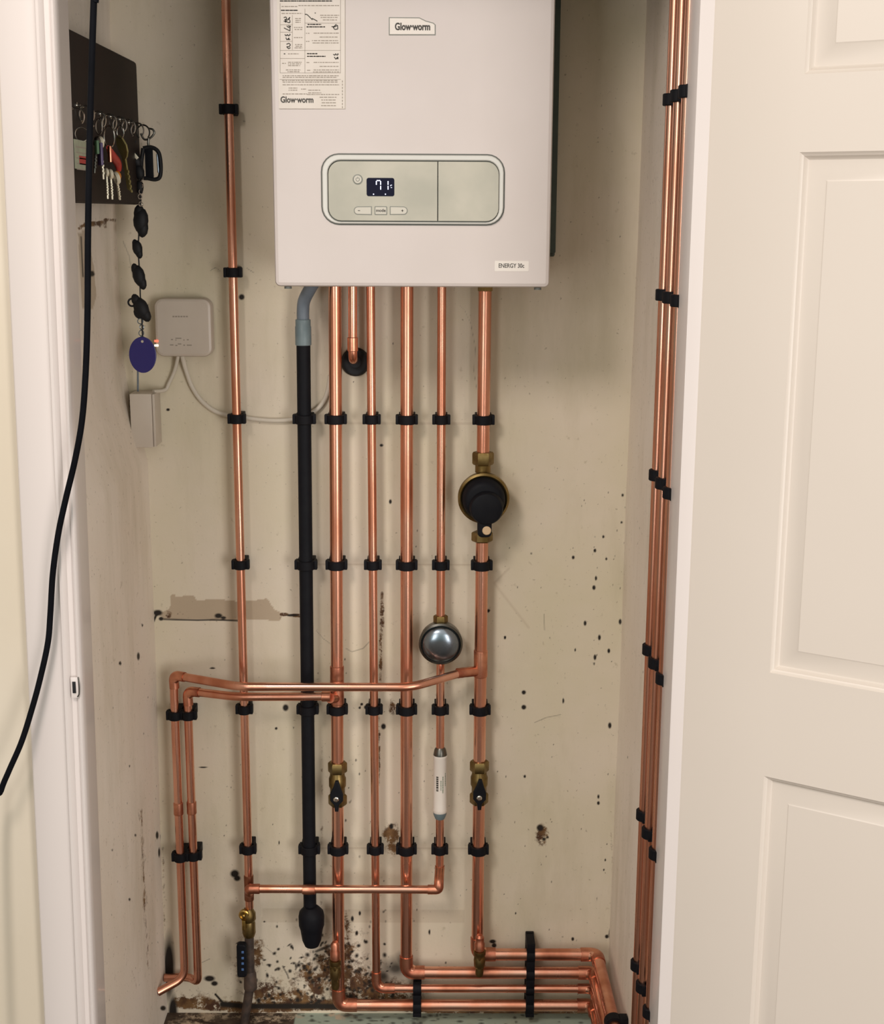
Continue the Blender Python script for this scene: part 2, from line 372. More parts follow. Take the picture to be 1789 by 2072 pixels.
    # rust, damp and grime
    for h in [(792, 1695, 16, 34), (773, 1250, 5, 50), (770, 1330, 4, 60), (757, 1420, 8, 20), (765, 1520, 5, 70), (752, 845, 12, 14), (795, 1430, 8, 16), (1097, 1690, 13, 20), 
              (700, 1990, 60, 42), (690, 1935, 30, 40), (735, 1995, 45, 35), (640, 1995, 24, 38), (600, 2018, 60, 16), (660, 1955, 22, 40), (620, 1965, 14, 30), (535, 2010, 26, 24), (520, 1930, 16, 30), (780, 2010, 70, 26)]:
        blob(X, Y, K, G, *h, .95, soft=.7)
    for h in [(800, 1960, 34, 24), (815, 1945, 18, 20), (775, 1975, 22, 18)]: blob(X, Y, K, D, *h, .75, soft=.8)
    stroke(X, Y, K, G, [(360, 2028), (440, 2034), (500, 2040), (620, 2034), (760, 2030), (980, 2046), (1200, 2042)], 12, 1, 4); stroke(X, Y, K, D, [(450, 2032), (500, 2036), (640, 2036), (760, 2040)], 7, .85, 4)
    stroke(X, Y, K, D, [(436, 2012), (452, 2030)], 2.5, .9); stroke(X, Y, K, D, [(408, 1948), (425, 1940)], 1.2, .6); blob(X, Y, K, D, 342, 1960, 12, 70, .9); blob(X, Y, K, D, 350, 2050, 10, 40, .9)
    stroke(X, Y, K, D, [(640, 1925), (672, 1912)], 3, .7); stroke(X, Y, K, D, [(598, 1962), (606, 1945)], 2.2, .7); stroke(X, Y, K, D, [(572, 1955), (582, 1973), (584, 1980)], 2, .7); stroke(X, Y, K, D, [(535, 1915), (560, 1935)], 1.2, .6)
    for _ in range(90):
        q = RNG.random(4); blob(X, Y, K, D, 590+q[0]*190, 1930+q[1]*105, 2+4*q[2], 2+5*q[3], .8, q[0]*3, .6)
    for h in [(690, 1950, 95, 95), (560, 2000, 120, 40), (500, 1960, 40, 80), (820, 2000, 70, 40), (400, 2020, 70, 24)]: blob(X, Y, K, G, *h, .55, soft=.9)
    for _ in range(130):
        q = RNG.random(5); blob(X, Y, K, D, 480+q[0]*320, 1900+q[1]*140, 1.5+3*q[2], 1.5+5*q[3], .85, q[4]*3, .6)
    stroke(X, Y, K, G, [(700, 1850), (706, 1900), (700, 1990)], 8, .7, 6); stroke(X, Y, K, G, [(652, 1500), (650, 1850)], 5, .45, 5)
    stroke(X, Y, K, G, [(1236, 1680), (1240, 1760)], 5, .5, 5); stroke(X, Y, K, G, [(330, 1700), (333, 1880)], 4, .5, 4)

ZB = P(800, 2050, 0).z        # where the back wall meets the floor
print('floor z', ZB)
ZT, ZC = 1.95, 2.32
x0w, x1w = -.56, .36
marks_grid('wall_back', lambda u, v: np.stack((x0w+u*(x1w-x0w), np.zeros_like(u), ZB+v*(1.86-ZB)), 1), 420, 850, 'plaster', paint_back)
bm = BM(); box(bm, (x0w, .0, 1.86), (x1w, .06, ZC)); struct('wall_back_upper', bm, 'bounce_green')

LX = [(0, 222), (230, 226), (480, 236), (720, 249), (800, 262), (880, 285), (930, 299), (1100, 306), (1300, 314), (1500, 320), (1700, 325), (1950, 334), (2070, 340)]
_lz = [(P(x, y, 0).z, P(x, y, 0).x) for y, x in LX][::-1]
def paint_left(X, Y, K):
    D, G, B = 0, 1, 2
    poly(X, Y, K, B, [(158, 470), (176, 466), (190, 540), (195, 600), (188, 625), (166, 622)], .8); blob(X, Y, K, D, 186, 554, 6, 6); stroke(X, Y, K, D, [(164, 478), (168, 560)], 2, .7)
    stroke(X, Y, K, G, [(160, 462), (178, 450), (200, 452), (220, 444), (232, 446)], 3.5, 1, 2); stroke(X, Y, K, G, [(170, 456), (215, 458)], 3, .8, 2); blob(X, Y, K, B, 240, 460, 8, 10, .8)
    for h in [(280, 1328, 3, 8), (243, 1342, 3, 4), (262, 1550, 2, 2), (274, 1690, 2.5, 2.5), (262, 1820, 2.5, 3), (288, 1265, 2, 3), (318, 1690, 3, 8), (322, 1725, 2, 10), (330, 2040, 6, 5), (227, 1720, 2, 2)]: blob(X, Y, K, D, *h)
    stroke(X, Y, K, G, [(285, 1640), (292, 1800), (300, 1960)], 6, .55, 6); stroke(X, Y, K, D, [(325, 1690), (334, 1750)], 2, .7); stroke(X, Y, K, G, [(266, 1960), (280, 2010)], 3, .5, 3)
    for y in range(800, 905, 12): blob(X, Y, K, D, 262+(y-800)*.03, y, 1.5, 3, .6)
    for _ in range(40):
        q = RNG.random(4); blob(X, Y, K, D, 200+q[0]*120, 1250+q[1]*800, 1.2, 1.8, .4+.4*q[2])
def left_fn(u, v):
    z = ZB + v*(ZC-ZB); x = np.interp(z, [a for a, b in _lz], [b for a, b in _lz]); return np.stack((x, -.64*u, z), 1)
marks_grid('wall_left', left_fn, 160, 560, 'plaster_side', paint_left, True)
_rz = [(P(x, y, 0).z, P(x, y, 0).x) for y, x in [(0, 1309), (500, 1290), (1000, 1267), (1400, 1254), (1870, 1234)]][::-1]
def paint_right(X, Y, K):
    for _ in range(14):
        q = RNG.random(4); blob(X, Y, K, 0, 1265+q[0]*40, 700+q[1]*1100, 1.5, 2.5, .4+.4*q[2])
def right_fn(u, v):
    z = ZB + v*(ZC-ZB); x = np.interp(z, [a for a, b in _rz], [b for a, b in _rz]); return np.stack((x, -.64*u, z), 1)
marks_grid('wall_right', right_fn, 80, 400, 'plaster_side', paint_right)
def paint_floor(X, Y, K):
    poly(X, Y, K, 2, [(600, 2052), (640, 2046), (700, 2050), (760, 2047), (830, 2045), (960, 2048), (1220, 2044), (1240, 2095), (590, 2095)], 1)
    for h in [(420, 2056, 60, 10), (560, 2060, 50, 12), (690, 2056, 40, 8), (380, 2075, 40, 12)]: blob(X, Y, K, 1, *h, .8, soft=.9)
    for _ in range(200):
        q = RNG.random(4); blob(X, Y, K, 0, 350+q[0]*900, 2040+q[1]*50, 3+7*q[2], 1+2.5*q[3], .7, soft=.7)
marks_grid('floor', lambda u, v: np.stack((-.58+u*.96, -.64*v, ZB+0*u), 1), 300, 200, 'concrete', paint_floor, True)
mat('carpet', '#5a4e44', .9, 0, '#50453c', 90)
bm = BM(); box(bm, (-2.6, -4.2, ZB-.06), (2.6, -.64, ZB-.002)); struct('floor_room', bm, 'carpet')
bm = BM(); box(bm, (-.58, -.64, ZC), (.38, 0.06, ZC+.04)); struct('ceiling', bm, 'bounce_green')

# front wall of the room, with the door opening
OL, OR_ = -.45, .308
bm = BM(); box(bm, (-2.6, -.64, ZB), (-.515, -.56, 2.6)); struct('wall_front_left', bm, 'room_wall')
bm = BM(); box(bm, (.352, -.64, ZB), (2.6, -.56, 2.6)); struct('wall_front_right', bm, 'room_wall')
bm = BM(); box(bm, (-.515, -.64, ZT+.04), (.352, -.60, 2.6)); struct('wall_front_upper', bm, 'room_wall')
bm = BM(); box(bm, (-.515, -.60, ZT+.04), (.352, -.57, ZC)); struct('wall_front_inner', bm, 'bounce_green')
# left lining and architrave: one moulded profile, leaning slightly
def arch_profile():
    a = [(-.520, -.637), (-.520, -.652), (-.517, -.655), (-.480, -.658), (-.4725, -.6595), (-.4705, -.664), (-.467, -.665), (-.464, -.6625), (-.462, -.658), (-.4555, -.657), (-.4535, -.661),
         (-.4505, -.662), (-.4485, -.660), (-.4475, -.655), (-.4472, -.648), (-.4478, -.644), (-.449, -.638), (-.4505, -.592), (-.452, -.589), (-.55, -.586), (-.55, -.637)]
    return a
bm = BM(); rings = []
for z in (ZB, ZB+.4, .8, 1.2, 1.6, ZT+.04):
    sh = (z-1.6)*.0128
    rings.append([bm.verts.new((x+sh*(1 if x < -.44 else .7), y, z)) for x, y in arch_profile()])
for A, B in zip(rings, rings[1:]):
    for k in range(len(A)): bm.faces.new((A[k], A[(k+1) % len(A)], B[(k+1) % len(A)], B[k]))
bm.faces.new(rings[0]); bm.faces.new(rings[-1][::-1])
struct('trim_1', bm, 'gloss_paint', smooth=50)
bm = BM(); box(bm, (.308, -.664, ZB), (.352, -.575, ZT+.04), .0025); struct('trim_2', bm, 'gloss_paint')
bm = BM(); box(bm, (-.452, -.66, ZT), (.308, -.58, ZT+.04), .002); struct('trim_3', bm, 'gloss_paint')

# ------------------------------------------------------------------ door, swung wide open
H = Vector((.3235, -.6642, 0)); DD = Vector((.848, -.53, 0)).normalized(); DN = Vector((DD.y, -DD.x, 0))   # DN: towards the viewer
if DN.y > 0: DN = -DN
def und(px, py):
    d = ray(px, py); t = (H-CAM).dot(DN)/d.dot(DN); q = CAM+d*t; return (q-H).dot(DD), q.z
DW = .76; DZ0, DZ1 = ZB+.01, 1.99
def W(s, z, k): return H + DD*s + DN*k + Vector((0, 0, z))
pmid = [und(1615, 308), und(1563, 1362)]; pbot = [und(1545, 1570), und(1518, 2072)]; ptop = [und(1627, 150)]
print('door panels', pmid, pbot, ptop, und(1789, 1000), und(1685, 380), und(1628, 1298))
s0 = (pmid[0][0]+pmid[1][0]+pbot[0][0]+ptop[0][0])/4
pan_z = [(ZB+.22, pbot[0][1]), (pmid[1][1], pmid[0][1]), (ptop[0][1], DZ1-.12)]
sc = [(s0, DW/2-.055), (DW/2+.055, DW-s0)]
bm = BM()
def quad(a, b, c, d): bm.faces.new([bm.verts.new(v) for v in (a, b, c, d)])
def rect(sa, sb, za, zb, k=0): quad(W(sa, za, k), W(sb, za, k), W(sb, zb, k), W(sa, zb, k))
E_ = .006
rect(E_, s0, DZ0, DZ1); rect(sc[0][1], sc[1][0], DZ0, DZ1); rect(sc[1][1], DW, DZ0, DZ1)
quad(W(0, DZ0, -.0015), W(E_, DZ0, 0), W(E_, DZ1, 0), W(0, DZ1, -.0015))
zz = [DZ0] + [v for p in pan_z for v in p] + [DZ1]
for a, b in sc:
    for k in range(0, len(zz), 2): rect(a, b, zz[k], zz[k+1])
    for z0, z1 in pan_z:
        L_ = [(0, 0), (.0015, -.002), (.004, -.0035), (.006, -.0075), (.0085, -.0095), (.010, -.0095), (.031, -.0045), (.033, -.0035)]
        R = [[bm.verts.new(W(x, z, k)) for x, z in ((a+i, z0+i), (b-i, z0+i), (b-i, z1-i), (a+i, z1-i))] for i, k in L_]
        for A, B in zip(R, R[1:]):
            for j in range(4): bm.faces.new((A[j], A[(j+1) % 4], B[(j+1) % 4], B[j]))
        bm.faces.new(R[-1])
T = -.035
quad(W(0, DZ0, T), W(0, DZ1, T), W(DW, DZ1, T), W(DW, DZ0, T)); quad(W(0, DZ0, T), W(0, DZ0, -.0015), W(0, DZ1, -.0015), W(0, DZ1, T)); quad(W(DW, DZ0, 0), W(DW, DZ0, T), W(DW, DZ1, T), W(DW, DZ1, 0))
quad(W(0, DZ1, 0), W(DW, DZ1, 0), W(DW, DZ1, T), W(0, DZ1, T)); quad(W(0, DZ0, 0), W(0, DZ0, T), W(DW, DZ0, T), W(DW, DZ0, 0))
bmesh.ops.remove_doubles(bm, verts=bm.verts, dist=1e-5)
struct('door_1', bm, 'door_paint', smooth=25)

# ------------------------------------------------------------------ boiler
BY = -.30
xl = (P(540, 0, BY).x+P(560, 560, BY).x)/2; xr = (P(1126, 0, BY).x+P(1111, 560, BY).x)/2
zb = P(840, 581, BY).z; zt = zb+.72
print('boiler', xl, xr, zb)
boiler = thing('boiler', ((xl+xr)/2, -.15, zb), 'white wall hung boiler with grey control panel at the top of the cupboard', 'boiler')
bm = BM(); slab(bm, rrect(xl, xr, zb, zt, .008), BY, -.006, .006); part('casing', bm, 'boiler_white', boiler)
# screw feet under the casing
for px in (583, 1088):
    c = P(px, 584, BY+.012); bm = BM(); lathe(bm, [(.0055, -.0035), (.0055, 0)], (c.x, BY+.012, zb-.0002), (0, 0, 1), 14); part('screw', bm, 'gap_dark', boiler)
def prr(x0, y0, x1, y1, r, Y): a = pxrect(x0, y0, x1, y1, Y); return rrect(*a, r)
bm = BM(); slab(bm, prr(650, 311, 1021.5, 456, .026, BY), BY-.0012, BY, .0006); part('panel_gap', bm, 'gap_dark', boiler, 'dark gap line around the control panel')
bm = BM(); ringslab(bm, prr(653, 314, 1018.5, 453, .024, BY), prr(663.5, 324.5, 1010, 449.5, .019, BY), BY-.006, BY-.001, .0012); rim = part('panel_rim', bm, 'panel_rim', boiler, 'pale rounded rim around the control panel')
o = prr(665, 327, 1009, 447, .018, BY); xs = P(886, 390, BY).x
lft = [p for p in o if p[0] < xs-.0006]; rgt = [p for p in o if p[0] > xs+.0006]
zl, zh = min(p[1] for p in o), max(p[1] for p in o)
# order: rrect runs bottom-right, top-right, top-left, bottom-left
bm = BM(); slab(bm, [(xs-.0007, zl), (xs-.0007, zh)] + lft, BY-.0042, BY-.001, .0006); pl = part('control_panel', bm, 'panel_grey', boiler, 'grey control panel with display and buttons')
bm = BM(); slab(bm, rgt[:len(rgt)] + [(xs+.0007, zh), (xs+.0007, zl)], BY-.0044, BY-.001, .0006); part('panel_flap', bm, 'panel_grey', boiler, 'plain grey flap on the right of the control panel')
f0 = BY-.0042
bm = BM(); slab(bm, prr(742, 360, 798, 397, .003, f0), f0-.0010, f0, .0004); scr = part('display', bm, 'screen', pl, 'dark blue display showing 71')
def seg7(bm, cx, cz, w, h, segs, t, y):
    S = {'a': (0, h/2, w, t), 'g': (0, 0, w, t), 'd': (0, -h/2, w, t), 'f': (-w/2, h/4, t, h/2), 'b': (w/2, h/4, t, h/2), 'e': (-w/2, -h/4, t, h/2), 'c': (w/2, -h/4, t, h/2)}
    for s in segs:
        x, z, a, b = S[s]; a, b = (a*.82, b) if a > b else (a, b*.78)
        box(bm, (cx+x-a/2, y-.0004, cz+z-b/2), (cx+x+a/2, y+.0002, cz+z+b/2))
yd = f0-.0012
bm = BM()
c = P(766, 375, yd); seg7(bm, c.x, c.z, .0062, .0135, 'abcf', .0013, yd)
c = P(781, 375, yd); seg7(bm, c.x, c.z, .0062, .0135, 'bc', .0013, yd)
c = P(792, 377, yd); seg7(bm, c.x, c.z, .0022, .0035, 'afd', .0007, yd)
for px in (756, 780):
    c = P(px, 393, yd); lathe(bm, [(.0009, 0), (.0009, .0005)], (c.x, yd+.0002, c.z), (0, -1, 0), 10)
part('digits', bm, 'digit', scr)
c = P(724, 363, f0); bm = BM(); lathe(bm, [(.0072, 0), (.0072, .0008), (.006, .0012)], c, (0, -1, 0), 28); pb = part('power_button', bm, 'button_line', pl, 'round power button')
bm = BM(); lathe(bm, [(.0056, .001), (.0056, .0018), (.005, .002)], c, (0, -1, 0), 24); part('button_cap', bm, 'button', pb)
bm = BM(); torus(bm, c+Vector((0, -.0021, 0)), (0, 1, 0), .0026, .0004, 18, 6, -PI*.35, PI*1.35, (1, 0, 0)); box(bm, c+Vector((-.0004, -.0024, .0008)), c+Vector((.0004, -.0018, .0036))); part('power_symbol', bm, 'button_line', pb)
def button(x0, x1, shape, nm, mark):
    a, b, z0, z1 = pxrect(x0, 417.5, x1, 435, f0); h = z1-z0; m = 8
    def outl(i):
        A, B, Z0, Z1 = a+i, b-i, z0+i, z1-i; r = (Z1-Z0)/2*.95
        pts = []
        if shape == 'l': pts = [(B, Z0), (B, Z1)] + [(A+r+r*math.cos(t), (Z0+Z1)/2+r*math.sin(t)) for t in [PI/2+PI*k/m for k in range(m+1)]]
        elif shape == 'r': pts = [(B-r+r*math.cos(t), (Z0+Z1)/2+r*math.sin(t)) for t in [-PI/2+PI*k/m for k in range(m+1)]] + [(A, Z1), (A, Z0)]
        else: pts = rrect(A, B, Z0, Z1, .0012)
        return pts
    bm = BM(); slab(bm, outl(0), f0-.0006, f0, .0002); bt = part(nm, bm, 'button_line', pl)
    bm = BM(); slab(bm, outl(.0011), f0-.0014, f0-.0003, .0003); part('button_cap', bm, 'button', bt)
    mx, mz = (a+b)/2, (z0+z1)/2
    if mark == 'mode': text('button_text', 'mode', .0062, (mx, f0-.0016, mz+.0002), bt, 'ink', .0001, ext=.0002)
    else:
        bm = BM(); X = a+h*.62 if shape == 'l' else b-h*.62
        box(bm, (X-.0016, f0-.0018, mz-.0004), (X+.0016, f0-.0012, mz+.0004))
        if shape == 'r': box(bm, (X-.0004, f0-.0018, mz-.0016), (X+.0004, f0-.0012, mz+.0016))
        part('button_symbol', bm, 'ink', bt)
button(716, 752.5, 'l', 'minus_button', '-'); button(758, 783.5, 'm', 'mode_button', 'mode'); button(789, 825, 'r', 'plus_button', '+')
# maker's badge
pts = [XZ(787, 71.5, BY), XZ(881.5, 71.5, BY), XZ(881.5, 50, BY), XZ(877, 46, BY), XZ(862, 42, BY), XZ(849, 35.5, BY), XZ(787, 35, BY)]
bm = BM(); slab(bm, pts, BY-.0008, BY, .0003); bd = part('maker_badge', bm, 'button_line', boiler, 'cream badge with dark lettering and a cut corner')
bm = BM(); slab(bm, inset(pts, .0012), BY-.0018, BY-.0005, .0005); part('badge_face', bm, 'badge', bd)
text('badge_text', 'Glow·worm', .0135, P(835, 54.5, BY-.002), bd, 'ink', .00045, ext=.0003, sx=.76)
a = pxrect(1001, 528, 1070, 549, BY); bm = BM(); slab(bm, rrect(*a, .0012), BY-.0004, BY, .0001); ms = part('model_sticker', bm, 'badge', boiler, 'small pale sticker with dark lettering')
text('sticker_text', 'ENERGY 30c', .0088, P(1035, 538, BY-.0006), ms, 'ink', .0001, ext=.0002, sx=.80)
# commissioning sheet
SY = BY-.0004
a = pxrect(562, -40, 699, 220, BY); bm = BM(); slab(bm, rrect(*a, .0006, 2), SY, BY, .0001); st = part('data_sticker', bm, 'paper', boiler, 'tall printed paper sticker with rows of small print')
def S(px, py): return P(562+(px-60)*137/1245, py/9.2067, SY-.0003)       # positions read off an enlargement of the sheet
def pl_line(bm, pts, w, y=None):
    for (x0, y0), (x1, y1) in zip(pts, pts[1:]):
        A, B = S(x0, y0), S(x1, y1); d = (B-A); n = Vector((-d.z, 0, d.x)).normalized()*w/2
        bm.faces.new([bm.verts.new(v) for v in (A-n, B-n, B+n, A+n)])
bm = BM()
rows = [(100, 1060, 18), (130, 420, 120), (440, 1190, 105), (120, 430, 192), (130, 510, 250), (840, 1190, 285), (850, 1170, 325), (890, 1160, 372), (610, 860, 455), (590, 930, 500), (720, 1190, 617), (830, 1160, 690), (690, 1170, 757), (700, 1190, 800),
        (600, 790, 1000), (600, 940, 1050), (250, 450, 1003), (720, 1180, 1163), (830, 1180, 1237), (720, 1190, 1303), (250, 500, 1160), (250, 490, 1190), (250, 470, 1222), (210, 480, 1302), (240, 460, 1335), (380, 490, 345), (385, 480, 380), (385, 480, 415),
        (360, 515, 512), (370, 510, 550), (360, 515, 700), (380, 510, 830), (390, 515, 862), (370, 520, 892), (710, 1190, 1340), (150, 1180, 1410), (150, 1150, 1440), (140, 1170, 1500), (150, 1160, 1530), (150, 1190, 1580), (260, 420, 1640), (260, 420, 1680), (490, 590, 1660), (620, 840, 1680), (620, 860, 1730),
        (830, 1140, 1812), (860, 1130, 1862), (870, 1130, 1915), (860, 1130, 1968), (150, 600, 1750), (600, 1200, 1760), (580, 650, 620), (580, 650, 770), (590, 650, 1165), (600, 660, 1310), (140, 210, 1180)]
rnd = random.Random(3)
def dashes(b, x0, x1, y, w):
    x = x0
    while x < x1:
        l = rnd.uniform(18, 70); pl_line(b, [(x, y), (min(x+l, x1), y)], w); x += l+rnd.uniform(8, 16)
for x0, x1, y in rows: dashes(bm, x0, x1, y, .0011)
for y in range(1500, 1990, 60): pl_line(bm, [(1250, y), (1250, y+34)], .0010)
part('small_print', bm, 'ink_faint', st, smooth=0)
for x0, x1, y in [(100, 1060, 18), (120, 430, 192), (610, 860, 455), (590, 930, 500), (600, 790, 1000), (600, 940, 1050)]:
    bm = BM(); dashes(bm, x0, x1, y, .0014); part('heading_print', bm, 'ink', st, smooth=0)
bm = BM()
for q in ([(105, 60), (105, 1360)], [(560, 160), (560, 1360)], [(1215, 0), (1215, 1360)], [(105, 1360), (1215, 1360)], [(105, 940), (1215, 940)], [(105, 1090), (560, 1090)], [(560, 430), (1215, 430)], [(110, 460), (330, 460)], [(110, 600), (330, 600)], [(110, 770), (330, 770)], [(330, 280), (330, 930)], [(95, 1480), (1220, 1480)], [(1300, -300), (1300, 2030)], [(90, 2030), (1300, 2030)]):
    pl_line(bm, q, .0005)
part('ruled_lines', bm, 'ink_faint', st, smooth=0)
for q in ([(170, 330), (210, 315), (230, 350), (185, 372), (240, 375), (285, 320), (262, 360), (285, 375)], [(170, 390), (215, 415), (200, 385), (250, 420), (285, 420), (285, 380)], [(175, 520), (285, 575), (285, 510)], [(225, 480), (260, 515), (300, 490), (250, 480)],
          [(190, 640), (215, 670), (240, 640), (255, 670), (290, 650), (280, 630)], [(210, 700), (230, 745), (270, 705), (255, 740), (290, 735)], [(220, 825), (270, 805), (295, 835), (270, 870), (225, 870)], [(225, 870), (260, 910), (295, 885)],
          [(560, 265), (600, 270), (700, 370)], [(690, 340), (790, 395)], [(740, 240), (760, 245)], [(1050, 495), (1110, 500), (1160, 470), (1165, 540), (1110, 550), (1080, 510), (1140, 450)], [(1080, 1010), (1110, 1030), (1125, 1000), (1150, 1030), (1175, 1010), (1160, 995)], [(1100, 1060), (1130, 1105), (1165, 1060), (1170, 1100), (1140, 1080)], [(172, 1003), (200, 1003)]):
    bm = BM(); pl_line(bm, q, .0013); part('handwriting', bm, 'pen', st, smooth=0)
text('sheet_name', 'Glow·worm', .0118, S(415, 1862)+Vector((0, -.0001, 0)), st, 'ink', .0003, ext=.0001, sx=.82)

# slim dark strip on the wall along the boiler's right side
a = P(1131, 0, -.02); b = P(1121, 512, -.02)
bm = BM(); slab(bm, rrect(b.x-.03, b.x+.0025, b.z, 1.96, .002, 3), -.022, -.001, .001); lathe(bm, [(.005, 0), (.0052, .006), (.0035, .009)], (b.x-.003, -.011, b.z+.003), (0, 0, -1), 14)
solo('wall_strip', bm, 'strip_dark', 'dark green-grey strip on the wall along the right edge of the boiler', 'strip')

# ------------------------------------------------------------------ pipework
YP = -.036; R22, R15 = .011, .0075
ROWS = [P(463, 225, YP-.012).z+.004, P(473, 557, YP-.012).z+.004] + [P(800, y, YP-.014).z+.004 for y in (856, 1152, 1446, 1730)]
class Line:
    def __init__(s, a, b, Y=YP):
        s.a, s.b = P(*a, Y), P(*b, Y)
    def z(s, z):
        t = (z-s.a.z)/(s.b.z-s.a.z); return s.a + (s.b-s.a)*t
    def y(s, py): return s.z(P(CX, py, s.a.y).z)
L1 = Line((457, 0), (502, 1728)); L2 = Line((614, 700), (626, 1728)); L3 = Line((678, 600), (684, 1728)); L5 = Line((750, 600), (759.5, 1728))
L6 = Line((823.5, 600), (822.5, 1728)); L7 = Line((894, 600), (890, 1728)); L8 = Line((981.5, 600), (968, 1728))
def sleeve(bm, c, ax, r, h, rim=True):     # soldered capillary socket
    lathe(bm, [(r, -h/2), (r+.0012, -h/2+.001), (r+.0014, -h/2+.003), (r+.0011, 0), (r+.0014, h/2-.003), (r+.0012, h/2-.001), (r, h/2)], c, ax, 24)
def segs(t, line, pys, r):                 # straight lengths of one riser, interrupted at valves
    for a, b in pys:
        bm = BM(); A = line.y(a) if a is not None else Vector((line.z(zb).x, line.z(zb).y, zb))
        tube(bm, [A, line.y(b)], r); part('pipe', bm, 'copper', t)
CG = 'plastic pipe clips on the back wall'
def clip_mesh(bm, c, r, n, wd):            # c on the pipe axis, n away from the wall, wd distance to wall
    u = Vector((0, 0, 1)).cross(n); z = Vector((0, 0, 1)); h = .0155
    R1 = r+.0042; seg = 28
    for zz_ in (1,):
        rings = []
        for rr, k in ((r+.0003, -h/2), (R1-.001, -h/2), (R1, -h/2+.001), (R1, h/2-.001), (R1-.001, h/2), (r+.0003, h/2)):
            rings.append([bm.verts.new(c + (u*math.cos(2*PI*i/seg)+n*math.sin(2*PI*i/seg))*rr + z*k) for i in range(seg)])
        for i in range(6):
            A, B = rings[i], rings[(i+1) % 6]
            for k in range(seg): bm.faces.new((A[k], A[(k+1) % seg], B[(k+1) % seg], B[k]))
    for s in (-1, 1):                       # hinge and latch lugs
        obox(bm, c+u*s*(r+.0052)-n*.0015, u, n, z, (.0055, .012, h*1.05), .0012)
        obox(bm, c+u*s*(r+.0025)-n*(r*.55+.002), u, n, z, (.008, .012, h), .001)
    g = wd - r*.8
    obox(bm, c-n*(wd-g/2-.0006), u, n, z, (2*r+.006, g, h*1.1), .0012)
def clip(c, r, n, wd, label, group):
    bm = BM(); clip_mesh(bm, c, r, n, wd); solo('pipe_clip', bm, 'black_clip', label, 'pipe clip', group)
NB = Vector((0, -1, 0)); NR = Vector((-1, 0, 0))
ORD = ['topmost', 'second from top', 'third from top', 'fourth from top', 'fifth from top', 'lowest']
def clips_on(line, rows, r, where):
    k = len(rows)
    for i, z in enumerate(rows):
        w = 'topmost' if i == 0 else ('lowest' if i == k-1 else ORD[i])
        clip(line.z(z), r, NB, -line.z(z).y, 'black clip, %s on %s' % (w, where), CG)

# 1 riser left of the boiler
t = thing('copper_pipe', L1.y(1835), 'thin copper riser running from the top of frame, left of the boiler', 'pipe')
bm = BM(); tube(bm, [L1.z(2.28), L1.y(1838)], R15); part('pipe', bm, 'copper', t)
bm = BM(); c = L1.y(1797); sleeve(bm, c, (0, 0, 1), R15, .05); tube(bm, [c, c+Vector((.004, -.024, 0))], R15+.001); part('tee', bm, 'copper_dull', t, 'dull tee joint near its foot')
clips_on(L1, ROWS, R15, 'the copper riser left of the boiler')
# stop valve at its foot
c = L1.y(1850); cx = c.x-.002
t = thing('stop_valve', (cx, YP, L1.y(1975).z), 'small tarnished brass stop valve with black handle at the foot of the left copper riser', 'valve')
bm = BM(); z1, z2 = L1.y(1838).z, L1.y(1895).z
lathe(bm, [(.0078, z1-.001), (.013, z1-.010), (.0135, z1-.022), (.011, z1-.026), (.012, z1-.030), (.0125, z2+.008), (.010, z2)], (cx, YP, 0), (0, 0, 1), 24); part('body', bm, 'brass', t)
bm = BM(); g = P(493, 1853, YP-.014); lathe(bm, [(.0095, 0), (.0095, .006), (.0075, .007), (.0075, .004)], (g.x, YP-.006, g.z), (0, -1, 0), 24); lathe(bm, [(.003, .006), (.003, .011), (.0015, .012)], (g.x, YP-.006, g.z), (0, -1, 0), 14)
box(bm, (g.x-.003, YP-.0185, P(493, 1880, YP-.014).z), (g.x+.0035, YP-.011, g.z-.008), .001); part('gland_cap', bm, 'brass_bright', t, 'bright brass gland cap')
bm = BM(); h0, h1 = P(490, 1974, YP-.02).z, P(490, 1907, YP-.02).z; hx = P(490.5, 1940, YP-.02).x
slab(bm, rrect(hx-.0095, hx+.0085, h0, h1, .006), YP-.028, YP-.016, .003); hd = part('handle', bm, 'black_plastic', t, 'black handle with blue marks')
bm = BM()
for y in (1927, 1939, 1950, 1962): q = P(491, y, YP-.0285); box(bm, (q.x-.0022, YP-.0284, q.z-.0024), (q.x+.0022, YP-.0278, q.z+.0024), .0004)
part('blue_marks', bm, 'blue_print', hd)
bm = BM(); a_, b_ = L1.y(1893), P(494, 2062, YP); b_.z = ZB+.001; tube(bm, [(cx, YP, a_.z), (cx, YP, P(494, 1990, YP).z), (b_.x, YP, b_.z)], .0085, 18)
lathe(bm, [(.012, 0), (.0125, .004), (.0115, .03), (.009, .036)], (cx, YP, P(494, 2000, YP).z), (0, 0, 1), 20)
solo('iron_pipe', bm, 'iron', 'short dark iron pipe rising from the floor into the small stop valve', 'pipe')

